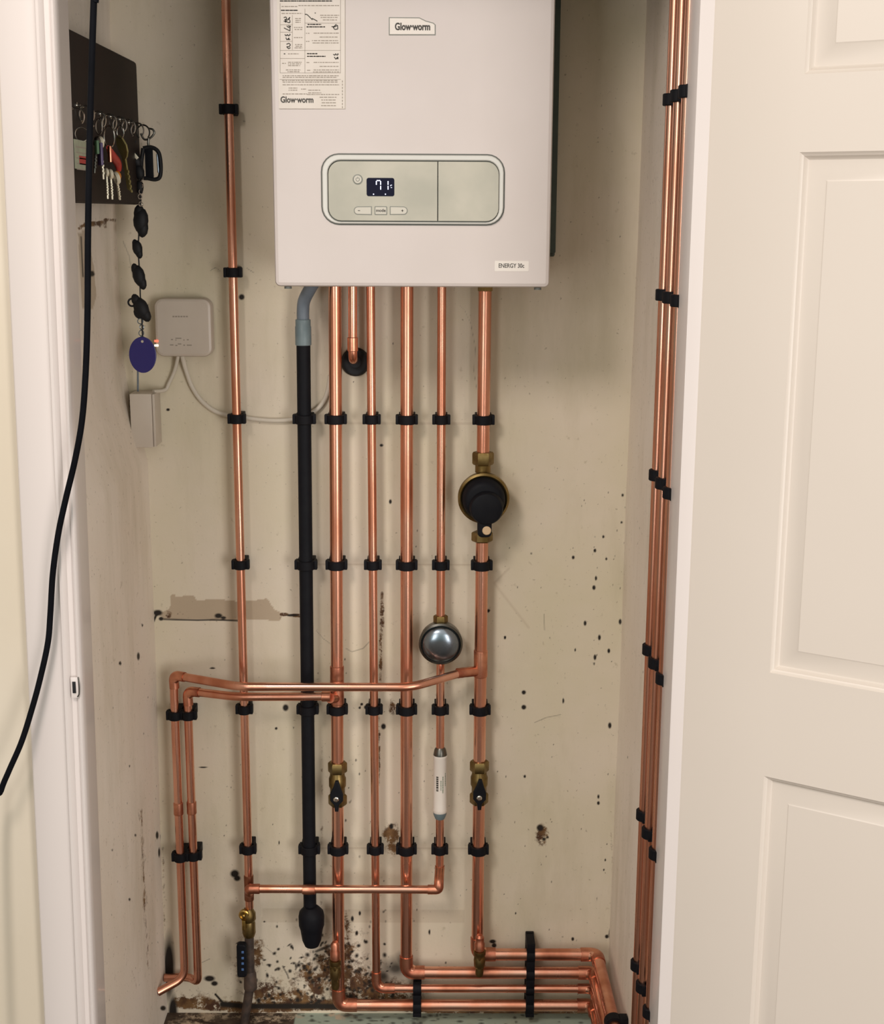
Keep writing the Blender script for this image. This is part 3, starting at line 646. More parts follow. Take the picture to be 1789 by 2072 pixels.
# 2 black waste pipe with grey hose
t = thing('waste_pipe', L2.y(1835), 'black plastic waste pipe with grey coupling and hose under the boiler', 'pipe')
bm = BM(); tube(bm, [L2.y(690), L2.y(1842)], .0118); part('pipe', bm, 'black_plastic', t)
bm = BM(); a_, b_ = L2.y(700), L2.y(648); lathe(bm, [(.0125, 0), (.0136, .001), (.0136, (b_-a_).length*.72), (.0128, (b_-a_).length*.76), (.0128, (b_-a_).length), (.010, (b_-a_).length+.001)], a_, (0, 0, 1), 28); part('coupling', bm, 'grey_plastic', t, 'grey plastic coupling')
h = [L2.y(650), L2.y(630), P(616, 607, YP-.005), P(630, 580, YP-.02), P(640, 560, YP-.03)]; h[-1].z = zb; h[-2].z = min(h[-2].z, zb-.012)
bm = BM(); tube(bm, catmull(h, 8), .0105, 20); part('hose', bm, 'grey_hose', t, 'bent grey hose')
clips_on(L2, ROWS[2:], .0118, 'the black waste pipe')
c = L2.y(1836); e = L2.y(1912); hh = c.z-e.z
bm = BM(); lathe(bm, [(.0119, .004), (.015, .002), (.022, -.006), (.0238, -hh*.2), (.0235, -hh*.42), (.0215, -hh*.5), (.0205, -hh*.55), (.0175, -hh*.82), (.013, -hh*.97), (0, -hh)], c+Vector((.003, -.006, 0)), (0, 0, 1), 28)
part('trap', bm, 'black_plastic', t, 'bulbous black trap at its foot')

# 3 thick pipe just right of the black pipe, turning along the floor
HR = [1931, 1968, 2000, 2034]
def hz(i, Y=YP): return P(1000, HR[i], Y).z
def run_right(x0, i, Y=YP):               # the four horizontal runs and their turn to the front
    zr = hz(i, Y); xe = P(1208, 1931, Y).x - (.0 if i == 0 else .004); return zr, xe
def floor_run(t, vx, top, i, r, end_px):
    zr, xe = run_right(0, i); bm = BM()
    A = Vector((vx.x, YP, top)); B = Vector((vx.x, YP, zr)); Cc = Vector((xe, YP, zr)); fx = P(end_px, 2072, -.26).x
    front = Vector((.305-.010*0, -.47, zr)) if i == 0 else Vector((.299, -.47, zr))
    return bm, A, B, Cc, front
def capring(bm, c, ax, r, h): lathe(bm, [(r, 0), (r+.0016, .0008), (r+.0017, .002), (r+.0014, h*.5), (r+.0017, h-.002), (r+.0016, h-.0008), (r, h)], c, ax, 24)
def riser_to_floor(t, line, segl, i, r):
    zr, xe = run_right(0, i); bm = BM()
    segs(t, line, segl[:-1], r)
    a = segl[-1][0]; A = line.y(a) if a is not None else Vector((line.z(zb).x, YP, zb))
    foot = line.z(zr); front = Vector((xe+.006, -.45, zr))
    tube(bm, [A, Vector((foot.x, YP, zr)), Vector((xe, YP, zr)), front], r, 22, .026, n=10)
    part('pipe', bm, 'copper', t)
    bm = BM(); fr = r+.0016; z = Vector((0, 0, 1))
    tube(bm, [foot+z*.034, foot, foot+Vector((.034, 0, 0))], fr, 22, .027, cap=True, n=10); part('elbow', bm, 'copper_fitting', t, 'soldered elbow at the foot')
    k = Vector((xe, YP, zr)); d = (front-k).normalized()
    bm = BM(); tube(bm, [k-Vector((.03, 0, 0)), k, k+d*.03], fr, 22, .026, n=10); part('elbow', bm, 'copper_fitting', t, 'soldered elbow at the right wall')
    return foot
t = thing('copper_pipe', L3.y(2030), 'thick copper pipe just right of the black waste pipe', 'pipe')
riser_to_floor(t, L3, [(None, 1556), (1616, 0)], 3, R22)
bm = BM(); sleeve(bm, L3.y(1362), (0, 0, 1), R22, .026); sleeve(bm, L3.y(1400), (0, 0, 1), R22, .046); c = L3.y(1413); tube(bm, [c+Vector((0, 0, 0)), P(668, 1413, -.064)], R15+.0012); part('tee', bm, 'copper_fitting', t, 'soldered tee joint')
clips_on(L3, ROWS[2:], R22, 'the thick copper pipe right of the black pipe')
# 5, 6
t = thing('copper_pipe', L5.y(1998), 'thin copper pipe between the two thick middle pipes', 'pipe')
riser_to_floor(t, L5, [(None, 0)], 2, R15); clips_on(L5, ROWS[2:], R15, 'the thin copper pipe between the two thick ones')
t = thing('copper_pipe', L6.y(1965), 'thick copper pipe in the middle, without any valve on it', 'pipe')
riser_to_floor(t, L6, [(None, 0)], 1, R22); clips_on(L6, ROWS[2:], R22, 'the thick valveless middle copper pipe')
# 8
t = thing('copper_pipe', L8.y(1930), 'rightmost thick copper pipe on the back wall, carrying the large black capped valve', 'pipe')
riser_to_floor(t, L8, [(None, 925), (1085, 1556), (1612, 0)], 0, R22)
bm = BM(); lathe(bm, [(R22, 0), (R22+.003, .001), (R22+.003, .018), (R22, .019)], Vector((L8.z(zb).x, YP, zb-.02)), (0, 0, 1), 6); part('nut', bm, 'brass', t, 'brass nut under the boiler')
bm = BM(); sleeve(bm, L8.y(1342), (0, 0, 1), R22, .05); c = L8.y(1357); tube(bm, [c, P(935, 1361, -.053)], R15+.0014); capring(bm, P(937, 1361, -.052), P(920, 1363, -.059)-P(937, 1361, -.052), R15, .012); part('tee', bm, 'copper_fitting', t, 'soldered tee joint')
clips_on(L8, ROWS[2:], R22, 'the rightmost thick copper pipe')
# 4 short stub into the wall
c = P(716, 731, -.001)
t = thing('copper_pipe', (c.x, YP, c.z), 'short copper stub pipe turning into a round black wall seal under the boiler', 'pipe')
a_ = P(714, 600, -.045); bm = BM(); e_ = P(714, 728, -.045)
tube(bm, [Vector((a_.x, -.045, zb)), Vector((e_.x, -.045, e_.z)), Vector((e_.x, -.008, e_.z-.004))], R15, 20, .016, n=8); part('pipe', bm, 'copper', t)
bm = BM(); lathe(bm, [(R15, -.012), (R15+.0014, -.011), (R15+.0014, .011), (R15, .012)], Vector((e_.x, -.045, e_.z+.026)), (0, 0, 1), 22); part('coupling', bm, 'copper_fitting', t)
bm = BM(); lathe(bm, [(.0245, .0), (.0245, .004), (.021, .009), (.0165, .0095), (.0095, .006)], Vector((e_.x+.002, -.0005, e_.z-.008)), (0, -1, 0), 36)
part('wall_seal', bm, 'black_rubber', t, 'round black rubber wall seal')
# 7 pipe with vessel and filter, joined to the left riser
t = thing('copper_pipe', L7.y(1800), 'thin copper pipe holding the silver dome and white filter, turning left low down', 'pipe')
segs(t, L7, [(None, 1262), (1340, 1522), (1645, 1757)], R15)
YF = -.066; k = P(888, 1800, YF); e0 = P(506, 1798.5, YF)
bm = BM(); top = L7.y(1752); tube(bm, [top, Vector((top.x, YP, k.z+.026)), Vector((k.x, YF, k.z+.012)), k, k-Vector((.02, 0, 0))], R15+.0013, 20, .012, n=6); part('elbow', bm, 'copper_fitting', t, 'soldered elbow at its foot')
bm = BM(); tube(bm, [k-Vector((.008, 0, 0)), e0], R15); part('branch', bm, 'copper', t, 'horizontal length crossing in front of the other pipes')
bm = BM(); capring(bm, e0-Vector((.002, 0, 0)), (1, 0, 0), R15, .02); tube(bm, [e0+Vector((.006, 0, 0)), e0-Vector((.002, 0, 0)), L1.y(1797)+Vector((.004, -.018, 0))], R15+.001, 20, .006); part('elbow', bm, 'copper_fitting', t, 'soldered end joining the left riser')
q = P(625, 1800, YF); bm = BM(); lathe(bm, [(R15, -.012), (R15+.001, -.011), (R15+.0018, -.002), (R15+.0018, .002), (R15+.001, .011), (R15, .012)], q, (1, 0, 0), 22); part('coupling', bm, 'copper_fitting', t)
clips_on(L7, ROWS[2:], R15, 'the thin copper pipe with the silver dome')

# left pair and their cross pipes
YL = -.040
A1 = P(351, 1366, YL); B1 = P(368, 1740, YL); C1 = P(374, 1978, -.049)
t = thing('copper_pipe', C1, 'outer copper pipe of the left pair, its upper arm crossing to the rightmost thick pipe', 'pipe')
TA = t; h1, h2 = P(484, 1390, -.100), P(832, 1384.5, -.100); en = P(933, 1361.5, -.054)
h1.z = A1.z; h2.z = A1.z
bm = BM(); w1 = P(334, 2008, -.075)
tube(bm, [en, h2, h1, A1, C1+Vector((0, 0, 0)), Vector((-.505, w1.y, w1.z))], R15, 20, .022, n=10); part('pipe', bm, 'copper', t)
bm = BM(); tube(bm, [A1+(h1-A1).normalized()*.024, A1, A1-Vector((-.001, 0, .024))], R15+.0013, 20, .02, n=10); part('elbow', bm, 'copper_fitting', t, 'soldered elbow')
A2 = P(379, 1398, YL); B2 = P(396, 1740, YL); C2 = P(401, 1988, YL)
t = thing('copper_pipe', C2, 'inner copper pipe of the left pair, its arm joining the pipe beside the black one', 'pipe')
TB = t; g1, g2 = P(478, 1413, -.0695), P(668, 1413, -.0665); g1.z = A2.z; g2.z = A2.z
w2 = P(340, 2000, -.11)
bm = BM(); z2 = C2.z; tube(bm, [g2, g1, A2, C2, Vector((P(384, 1988, -.021).x, -.021, z2)), Vector((-.503, -.019, z2-.003))], R15, 20, .022, n=10); part('pipe', bm, 'copper', t)
bm = BM(); tube(bm, [A2+(g1-A2).normalized()*.024, A2, A2-Vector((-.001, 0, .026))], R15+.0013, 20, .02, n=10); part('elbow', bm, 'copper_fitting', t, 'soldered elbow')
bm = BM(); capring(bm, g2+Vector((.001, 0, 0)), (-1, 0, 0), R15, .016); part('coupling', bm, 'copper_fitting', t)
def lerpz(a, b, z): k = (z-a.z)/(b.z-a.z); return a+(b-a)*k
for py, w in ((1456, 'upper'), (1741, 'lower')):
    z = P(370, py, YL-.012).z+.004; bm = BM()
    for a, b in ((A1, C1), (A2, C2)): clip_mesh(bm, lerpz(a, b, z), R15, NB, -YL)
    solo('pipe_clip', bm, 'black_clip', 'black plastic double clip, %s one on the left pair of copper pipes' % w, 'pipe clip', CG)
for (a, b), t_ in (((A1, C1), TA), ((A2, C2), TB)):
    c = lerpz(a, b, P(375, 1634, YL).z); bm = BM(); sleeve(bm, c, (0, 0, 1), R15, .024); part('coupling', bm, 'copper_fitting', t_)

# two strap clips on the floor runs
for px, i0, lb in ((1074, 0, 'tall black bar clip holding all four floor pipes, near the right wall'), (844, 2, 'short black bar clip holding the two lowest floor pipes')):
    bm = BM(); x = P(px, 1975, YP-.015).x; zt_, z_b = hz(i0)+(.028 if i0 == 0 else .018), max(hz(3)-.018, ZB+.002)
    box(bm, (x-.0078, -.012, z_b), (x+.0078, -.0005, zt_), .0015)
    for i in range(i0, 4):
        r = (R22, R22, R15, R22)[i]; z = hz(i)
        rings = []
        for rr, k_ in ((r+.0003, -.0075), (r+.0045, -.0075), (r+.0045, .0075), (r+.0003, .0075)):
            rings.append([bm.verts.new((x+k_, YP+rr*math.cos(2*PI*j/24), z+rr*math.sin(2*PI*j/24))) for j in range(24)])
        for j in range(4):
            A, B = rings[j], rings[(j+1) % 4]
            for q in range(24): bm.faces.new((A[q], A[(q+1) % 24], B[(q+1) % 24], B[q]))
        if i < 3: box(bm, (x-.0075, YP-.013, hz(i+1)+.008), (x+.0075, -.008, z-.008), .001)
    box(bm, (x-.0078, YP-.012, z_b), (x+.0078, -.008, hz(3)-.010), .001)
    if i0 == 0: box(bm, (x-.0075, YP-.013, hz(0)+.010), (x+.0075, -.008, zt_), .001)
    solo('pipe_clip', bm, 'black_clip', lb, 'pipe clip', CG)

# clip on the top floor pipe where it comes forward
zr, xe = run_right(0, 0); k = Vector((xe, YP, zr)); d = (Vector((xe+.006, -.45, zr))-k).normalized()
yy = min((abs(proj(np.array([k+d*i*.002]))[1][0]-2072), i*.002) for i in range(20, 200))[1]; c = k+d*yy
bm = BM(); lathe(bm, [(R22+.0003, -.009), (R22+.005, -.009), (R22+.005, .009), (R22+.0003, .009), (R22+.0003, -.009)], c, d, 28, cap=False); box(bm, (c.x+R22*.85, c.y-.009, c.z-.014), (.3295, c.y+.009, c.z+.014), .001)
solo('pipe_clip', bm, 'black_clip', 'black clip at the bottom edge on the floor pipe coming forward along the right wall', 'pipe clip', 'pipe clips on the right wall')

# ------------------------------------------------------------------ three pipes down the right wall
def vpath(pts, Y): return [P(x, y, Y) for x, y in pts]
RP = [('A', -.462, [(1371, 0), (1348, 500), (1337, 800), (1323, 1050), (1314, 1250), (1305, 1500), (1298, 1780), (1293, 2072)], 'farthest of the three copper pipes down the right wall, deepest in the cupboard'),
      ('B', -.522, [(1386, 0), (1364, 500), (1351, 800), (1337, 1050), (1327, 1250), (1318, 1500), (1311, 1780), (1306, 2072)], 'middle one of the three copper pipes down the right wall'),
      ('C', -.588, [(1404, 0), (1381, 500), (1365, 800), (1352, 1050), (1344, 1250), (1336, 1500), (1328, 1780), (1322, 2072)], 'copper pipe nearest the door of the three down the right wall')]
WHO = {'A': 'the farthest', 'B': 'the middle', 'C': 'the nearest'}
RZ = [1.628, 1.372, 1.122, .866, .610, .365]
for n, Y, pts, lb in RP:
    q = vpath(pts, Y); print(n, [round(v.x, 4) for v in q])
    xm = [v.x for v in q]; zs = [v.z for v in q]; k = np.polyfit(zs, xm, 1)
    fx = lambda z: float(np.polyval(k, z))
    a, b = Vector((fx(2.26), Y, 2.26)), Vector((fx(ZB+.002), Y, ZB+.002))
    bm = BM(); tube(bm, [a, b], R15, 22); solo('copper_pipe', bm, 'copper', lb, 'pipe', 'pipes down the right wall')
    for i, z in enumerate(RZ):
        c = Vector((fx(z), Y, z)); wx = float(np.interp(z, [p for p, _ in _rz], [p for _, p in _rz]))
        w = ORD[i]
        clip(c, R15, NR, wx-c.x, 'black plastic clip, %s on %s of the three right wall pipes' % (w, WHO[n]), 'pipe clips on the right wall')

# ------------------------------------------------------------------ valves, dome, filter
def ball_valve(line, y0, y1, label):
    a, b = line.y(y0), line.y(y1); h = a.z-b.z; c = (a+b)/2
    t = thing('isolating_valve', b, label, 'valve', 'isolating valves on the thick pipes')
    bm = BM(); lathe(bm, [(.0125, .016), (.0135, .018), (.0135, h*.40), (.0155, h*.45), (.0155, h*.62), (.0135, h*.68), (.0130, h-.016)], b, (0, 0, 1), 28); lathe(bm, [(.008, 0), (.008, .015)], Vector((c.x, YP-.010, b.z+h*.33)), (0, -1, 0), 18); part('body', bm, 'brass', t)
    bm = BM(); hexnut(bm, a-Vector((0, 0, .021)), (0, 0, 1), .0172, .02, PI/6); part('nut', bm, 'brass', t)
    bm = BM(); hexnut(bm, b+Vector((0, 0, .001)), (0, 0, 1), .0168, .02, PI/6); part('nut', bm, 'brass', t)
    yh = YP-.026; zc = b.z+h*.30
    o = [(c.x-.003, b.z+.001), (c.x+.003, b.z+.001), (c.x+.0045, zc-.012), (c.x+.0115, zc-.004), (c.x+.0118, zc+.008), (c.x+.007, zc+.022), (c.x+.0038, zc+.034), (c.x-.0018, zc+.034), (c.x-.0055, zc+.022), (c.x-.0115, zc+.010), (c.x-.0115, zc-.003), (c.x-.0045, zc-.012)]
    bm = BM(); slab(bm, o, yh-.006, yh, .0022); hd = part('handle', bm, 'black_plastic', t, 'black lever handle')
    bm = BM(); lathe(bm, [(.0048, 0), (.0048, .0015), (.003, .0025)], Vector((c.x-.0005, yh-.006, zc)), (0, -1, 0), 18); part('screw', bm, 'chrome', hd, 'bright screw')
ball_valve(L3, 1541, 1630, 'brass isolating valve with black lever on the pipe beside the black waste pipe')
ball_valve(L8, 1538, 1626, 'brass isolating valve with black lever on the rightmost thick copper pipe')
def drain(px, y0, y1, Yd, label, cap, foot):
    a, b = P(px, y0, Yd), P(px, y1, Yd); h = a.z-b.z
    t = thing('drain_valve', b, label, 'valve', 'drain valves low down')
    bm = BM(); lathe(bm, [(.0075, h*.62), (.009, h*.64), (.0095, h*.80), (.0075, h*.84), (.008, h*.95), (.005, h)], b, (0, 0, 1), 20); part('cap', bm, cap, t, 'bright brass cap')
    bm = BM(); lathe(bm, [(.0065, 0), (.0075, h*.06), (.0075, h*.2), (.010, h*.24), (.011, h*.40), (.0095, h*.5), (.0112, h*.53), (.0112, h*.62)], b, (0, 0, 1), 20)
    hexnut(bm, b+Vector((0, 0, h*.42)), (0, 0, 1), .0112, h*.14); tube(bm, [b+Vector((0, 0, h*.55)), b+Vector((0, (YP-Yd)*.7, h*.55))], .007, 14); part('body', bm, foot, t)
drain(679, 1906, 2000, YP-.024, 'small tarnished drain valve low on the pipe beside the black waste trap', 'copper_fitting', 'brass')
drain(970, 1892, 1974, YP-.026, 'small brass drain valve at the foot of the rightmost thick copper pipe', 'copper_fitting', 'brass')

# pressure valve with black cap
c = L8.y(1005); a_, b_ = L8.y(914), L8.y(1095)
t = thing('pressure_valve', b_, 'large round brass valve with a black cap on the rightmost thick copper pipe', 'valve')
n = Vector((0, -1, -.05)).normalized()
bm = BM(); o = Vector((c.x+.001, YP+.012, P(978, 1001, YP).z)); lathe(bm, [(.020, 0), (.034, .004), (.0415, .014), (.0425, .024), (.044, .026), (.044, .036), (.0405, .0385), (.038, .037), (.037, .034)], o, n, 44)
lathe(bm, [(.0135, 0), (.0135, .03)], L8.y(955), (0, 0, 1), 24); part('body', bm, 'brass', t, 'tarnished brass bowl')
bm = BM(); hexnut(bm, L8.y(940), (0, 0, 1), .0185, a_.z-L8.y(940).z, PI/6); part('nut', bm, 'brass', t)
bm = BM(); hexnut(bm, b_, (0, 0, 1), .0185, L8.y(1076).z-b_.z, PI/6); part('nut', bm, 'brass', t)
bm = BM(); o2 = o+n*.036; lathe(bm, [(.0372, -.004), (.0372, .002), (.036, .010), (.033, .017), (.030, .020), (.026, .0215), (0, .022)], o2, n, 44)
lathe(bm, [(.029, .018), (.0285, .028), (.026, .033), (.022, .0345), (0, .035)], o2+Vector((.004, 0, -.010)), n, 36)
zb_ = P(980, 1088, YP-.05).z; zt2 = o2.z-.022
slab(bm, rrect(o2.x-.0105, o2.x+.0135, zb_, zt2, .008), YP-.052, YP-.022, .004)
cp = part('cap', bm, 'black_plastic', t, 'black plastic cap')
q = P(985, 1074, YP-.053); bm = BM(); lathe(bm, [(.0075, 0), (.0075, .0012), (.0065, .002)], (q.x, YP-.051, q.z), (0, -1, 0), 24); part('button', bm, 'cream_disc', cp, 'small cream disc')

# silver dome
q = P(892, 1306, -.055); t = thing('pressure_vessel', (q.x, YP, q.z-.04), 'round silver metal dome on the thin copper pipe, above the cross pipes', 'vessel')
bm = BM(); o = Vector((q.x, YP+.014, q.z+.004)); n = Vector((0, -1, -.08)).normalized()
lathe(bm, [(.012, 0), (.030, .003), (.0365, .012), (.0375, .024), (.0385, .026), (.0385, .031), (.0355, .0335), (.0335, .031), (.0325, .030)], o, n, 44); part('rim', bm, 'steel_dark', t, 'dark steel rim')
bm = BM(); lathe(bm, [(.0335, .029), (.0325, .033), (.030, .0365), (.025, .0400), (.018, .0425), (.010, .0438), (0, .0442)], o, n, 44); part('dome', bm, 'steel', t, 'shiny scratched dome')
bm = BM(); hexnut(bm, L7.y(1264), (0, 0, 1), .0128, L7.y(1245).z-L7.y(1264).z, PI/6); lathe(bm, [(.009, -.012), (.009, .004)], L7.y(1264), (0, 0, 1), 18); part('nut', bm, 'brass', t, 'tarnished brass nut')

# white filter cartridge
a_, b_ = L7.y(1512), L7.y(1656); h = a_.z-b_.z; t = thing('water_filter', b_, 'white plastic filter cartridge with printed lettering below the silver dome', 'filter')
bm = BM(); lathe(bm, [(.0118, h*.085), (.0128, h*.10), (.0128, h*.14), (.0122, h*.15), (.0122, h*.86), (.0128, h*.87), (.0126, h*.895), (.011, h*.90)], b_, (0, 0, 1), 32); part('cartridge', bm, 'tube_white', t)
bm = BM(); lathe(bm, [(.0124, h*.87), (.0124, h*.90), (.0105, h*.97), (.0078, h)], b_, (0, 0, 1), 24); part('end_cap', bm, 'steel_dark', t, 'dark metal end cap')
bm = BM(); lathe(bm, [(.0085, 0), (.0118, h*.06), (.0128, h*.11), (.0122, h*.115)], b_, (0, 0, 1), 24); part('end_cap', bm, 'grey_plastic', t, 'grey end cap')
bm = BM(); r2 = random.Random(5)
def arc_mark(ang, y0, y1, w, dash):
    z = P(890, y0, YP-.012).z; z1 = P(890, y1, YP-.012).z
    while z > z1:
        l = r2.uniform(.0015, .0035) if dash else z-z1; ze = max(z-l, z1)
        rr = .0124; pts = []
        for aa in (ang-w/2, ang+w/2): pts.append(Vector((b_.x+rr*math.sin(aa), YP-rr*math.cos(aa), 0)))
        bm.faces.new([bm.verts.new(v) for v in (pts[0]+Vector((0, 0, ze)), pts[1]+Vector((0, 0, ze)), pts[1]+Vector((0, 0, z)), pts[0]+Vector((0, 0, z)))])
        z = ze-.0008
arc_mark(-.42, 1572, 1602, .34, True); part('bold_print', bm, 'ink', t, smooth=0)
bm = BM(); arc_mark(.12, 1580, 1600, .10, True); arc_mark(.42, 1572, 1606, .13, True); arc_mark(.85, 1566, 1592, .12, True); part('green_print', bm, 'green_print', t, smooth=0)

# ------------------------------------------------------------------ white hub, trunking box and cables on the left
HY = -.030
q = pxrect(313, 604, 428, 722, HY)
t = thing('wireless_hub', ((q[0]+q[1])/2, -.01, q[2]), 'white rounded square control hub on the back wall left of the copper riser', 'hub')
bm = BM(); slab(bm, rrect(q[0], q[1], q[2], q[3], .0145, 8), HY, -.004, .005); hub = part('housing', bm, 'white_plastic', t)
bm = BM(); i = .0015; slab(bm, rrect(q[0]+.003, q[1]-.003, q[2]+.003, q[3]-.003, .012, 8), -.005, -.0008, 0); part('back_plate', bm, 'gap_dark', t)
bm = BM()
def tick(px0, px1, py, w=.0011):
    A, B = P(px0, py, HY-.0002), P(px1, py, HY-.0002); box(bm, (A.x, HY-.0003, A.z-w/2), (B.x, HY+.0002, A.z+w/2))
for x0, x1, y in ((346, 350, 687), (355, 367, 684.5), (355, 357, 688), (371, 373.5, 688), (378, 382, 687.5), (344, 351, 698), (355, 359, 699), (360, 367, 696), (371, 374.5, 698.5), (378, 388, 698.5)): tick(x0, x1, y, .0018)
part('panel_print', bm, 'ink_faint', t, smooth=0)
bm = BM()
for k in range(6): tick(349+k*5.4, 353+k*5.4, 640.5, .0022)
part('logo_print', bm, 'ink_faint', t, smooth=0)
for py, m_, lb in ((690, 'led_red', 'glowing red indicator'), (699, 'led_white', 'glowing white indicator')):
    p_ = P(316.5, py, HY); bm = BM(); box(bm, (p_.x-.0035, HY-.001, p_.z-.0018), (p_.x+.0035, HY+.001, p_.z+.0018), .0006); part('indicator_light', bm, m_, t, lb)
# trunking box
TY = -.055; q = pxrect(264, 797, 309, 906, TY)
t = thing('trunking_box', ((q[0]+q[1])/2, -.02, q[2]), 'white plastic trunking box in the left corner below the hub', 'box')
bm = BM(); box(bm, (q[0], TY, q[2]), (q[1]-.001, -.0008, q[3]), .002); part('lid', bm, 'white_plastic', t)
bm = BM(); box(bm, (q[1]-.0005, TY+.004, q[2]+.001), (q[1]+.0035, -.0008, q[3]-.001), .001); part('side_rail', bm, 'white_plastic', t)
def cable(pts, r, m, label, name='cable', n=10):
    bm = BM(); tube(bm, catmull(pts, n), r, 12); solo(name, bm, m, label, 'cable')
cable([P(368, 717, -.016), P(376, 748, -.008), P(390, 785, -.0055), P(412, 815, -.0055), P(445, 836, -.0055), P(500, 846, -.0055), P(560, 851, -.0055), P(610, 845, -.006), P(640, 829, -.006), P(655, 812, -.006), P(664, 788, -.006), P(668, 760, -.006)], .0040, 'white_cable', 'white cable looping from the hub behind the copper riser to the black pipe')
cable([P(361, 717, -.016), P(354, 748, -.008), P(342, 775, -.006), P(334, 789, -.010), Vector((q[1]-.002, -.03, q[3]+.001))], .0032, 'white_cable', 'short white cable from the hub down to the trunking box')
zt_ = q[3]
cable([P(279, 740, -.03), P(279, 760, -.03), Vector((P(279, 790, -.03).x, -.03, zt_+.001))], .0016, 'grey_hose', 'thin grey wire dropping into the trunking box behind the blue tag')

# ------------------------------------------------------------------ loose black cable across the left frame
pts = [(193, -60), (190, 0), (186, 120), (181, 300), (178, 480), (177, 640), (173, 760), (166, 850), (152, 930), (133, 1010), (118, 1080), (107, 1160), (102, 1240), (97, 1300), (82, 1370), (66, 1430), (44, 1500), (18, 1560), (2, 1600), (-20, 1680)]
Ys = [-.70]*6 + [-.695, -.69, -.685, -.68, -.676, -.674, -.673, -.673, -.674, -.676, -.68, -.68, -.68, -.68]
_c = [P(x, y, Y) for (x, y), Y in zip(pts, Ys)]
_c = [Vector((_c[0].x+.005, -.644, 2.35)), Vector((_c[0].x+.004, -.685, 2.1))] + _c + [Vector((-.60, -.69, .30)), Vector((-.63, -.72, ZB+.05)), Vector((-.68, -.80, ZB+.003)), Vector((-.95, -.95, ZB+.003))]
cable(_c, .0038, 'cable_black', 'black cable hanging in front of the white left door frame', 'power_cable')
# latch keep in the frame
q = P(152, 1391, -.652); t = thing('strike_plate', q, 'small metal latch plate with a dark slot in the left door frame', 'plate')
bm = BM(); c = P(151, 1391, -.6628); obox(bm, c, (1, 0, 0), (0, 1, 0), (0, 0, 1), (.0095, .0012, .028), .0005); part('plate', bm, 'gloss_paint', t)
bm = BM(); c = P(150, 1391, -.6642); obox(bm, c, (1, 0, 0), (0, 1, 0), (0, 0, 1), (.0042, .0012, .0155), .0004); part('slot', bm, 'black_rubber', t, 'dark slot')
bm = BM(); c = P(159, 1391, -.664); tube(bm, catmull([c+Vector((0, 0, .014)), c+Vector((.0012, 0, .004)), c+Vector((.0005, 0, -.008)), c+Vector((-.002, 0, -.013))], 5), .0008, 8); part('lip', bm, 'steel_dark', t, 'worn metal lip')

# ------------------------------------------------------------------ key board on the left wall
BX = -.480
zt_, zb2 = PX(280, 128, BX).z, PX(280, 414, BX).z; yb = PX(281, 250, BX).y
t = thing('key_rack', (BX, -.28, zb2), 'dark wooden key board with a row of hooks on the left wall', 'key rack')
bm = BM(); o = rrect(0, .50, zb2, zt_, .008, 5); m_ = len(o); R = []
for x, k in ((-.0, 0), (.010, 0), (.012, .002)):
    R.append([bm.verts.new((BX-.012+x, yb-.50+u_, z_)) for u_, z_ in inset(o, k)])
for A, B in zip(R, R[1:]):
    for k in range(m_): bm.faces.new((A[k], A[(k+1) % m_], B[(k+1) % m_], B[k]))
bm.faces.new(R[0]); bm.faces.new(R[-1][::-1]); part('board', bm, 'dark_wood', t)
for yy in (-.46, -.1):
    bm = BM(); box(bm, (-.524, yy-.02, zb2+.05), (BX-.0125, yy+.02, zt_-.04)); part('spacer', bm, 'dark_wood', t)
HK = [(152, 236), (173, 232), (197, 243), (219, 248), (240, 253), (258, 258), (276, 264), (288, 268)]
hooks = []
for px, py in HK:
    c = PX(px, py, BX+.012); hooks.append(c); bm = BM()
    lathe(bm, [(.004, 0), (.004, .0015), (.0016, .002), (.0016, .006)], Vector((BX, c.y, c.z+.012)), (1, 0, 0), 12)
    torus(bm, Vector((BX+.0135, c.y, c.z)), (0, 1, 0), .0115, .0013, 20, 8, -PI*.62, PI*.62, (0, 0, -1)) if 0 else torus(bm, Vector((BX+.0135, c.y, c.z)), (.35, 1, 0), .0115, .0013, 20, 8, -PI*.75, PI*.75, (0, 0, 1))
    part('hook', bm, 'steel_dark' if px > 280 else 'chrome', t)
def pq(px, py, dx=.02): return PX(px, py, BX+dx)
def key_mesh(bm, top, tip, w, th=.0022, side=Vector((.55, -.83, 0))):   # bow with a hole and a notched blade
    d = (tip-top); L = d.length; d.normalize(); s = (side - d*side.dot(d)).normalized(); n = d.cross(s)
    c = top+d*w; torus(bm, c, n, w*.72, w*.34, 18, 6)
    obox(bm, top+d*(w*1.9+(L-w*1.9)/2), s, n, d, (w*.52, th, L-w*1.8), .0003)
    for k in range(5): obox(bm, top+d*(L*.5+L*.09*k)+s*w*.3, s, n, d, (w*(.2+.14*((k*7) % 3)), th*.9, L*.05))
KG = 'keys on the key board'
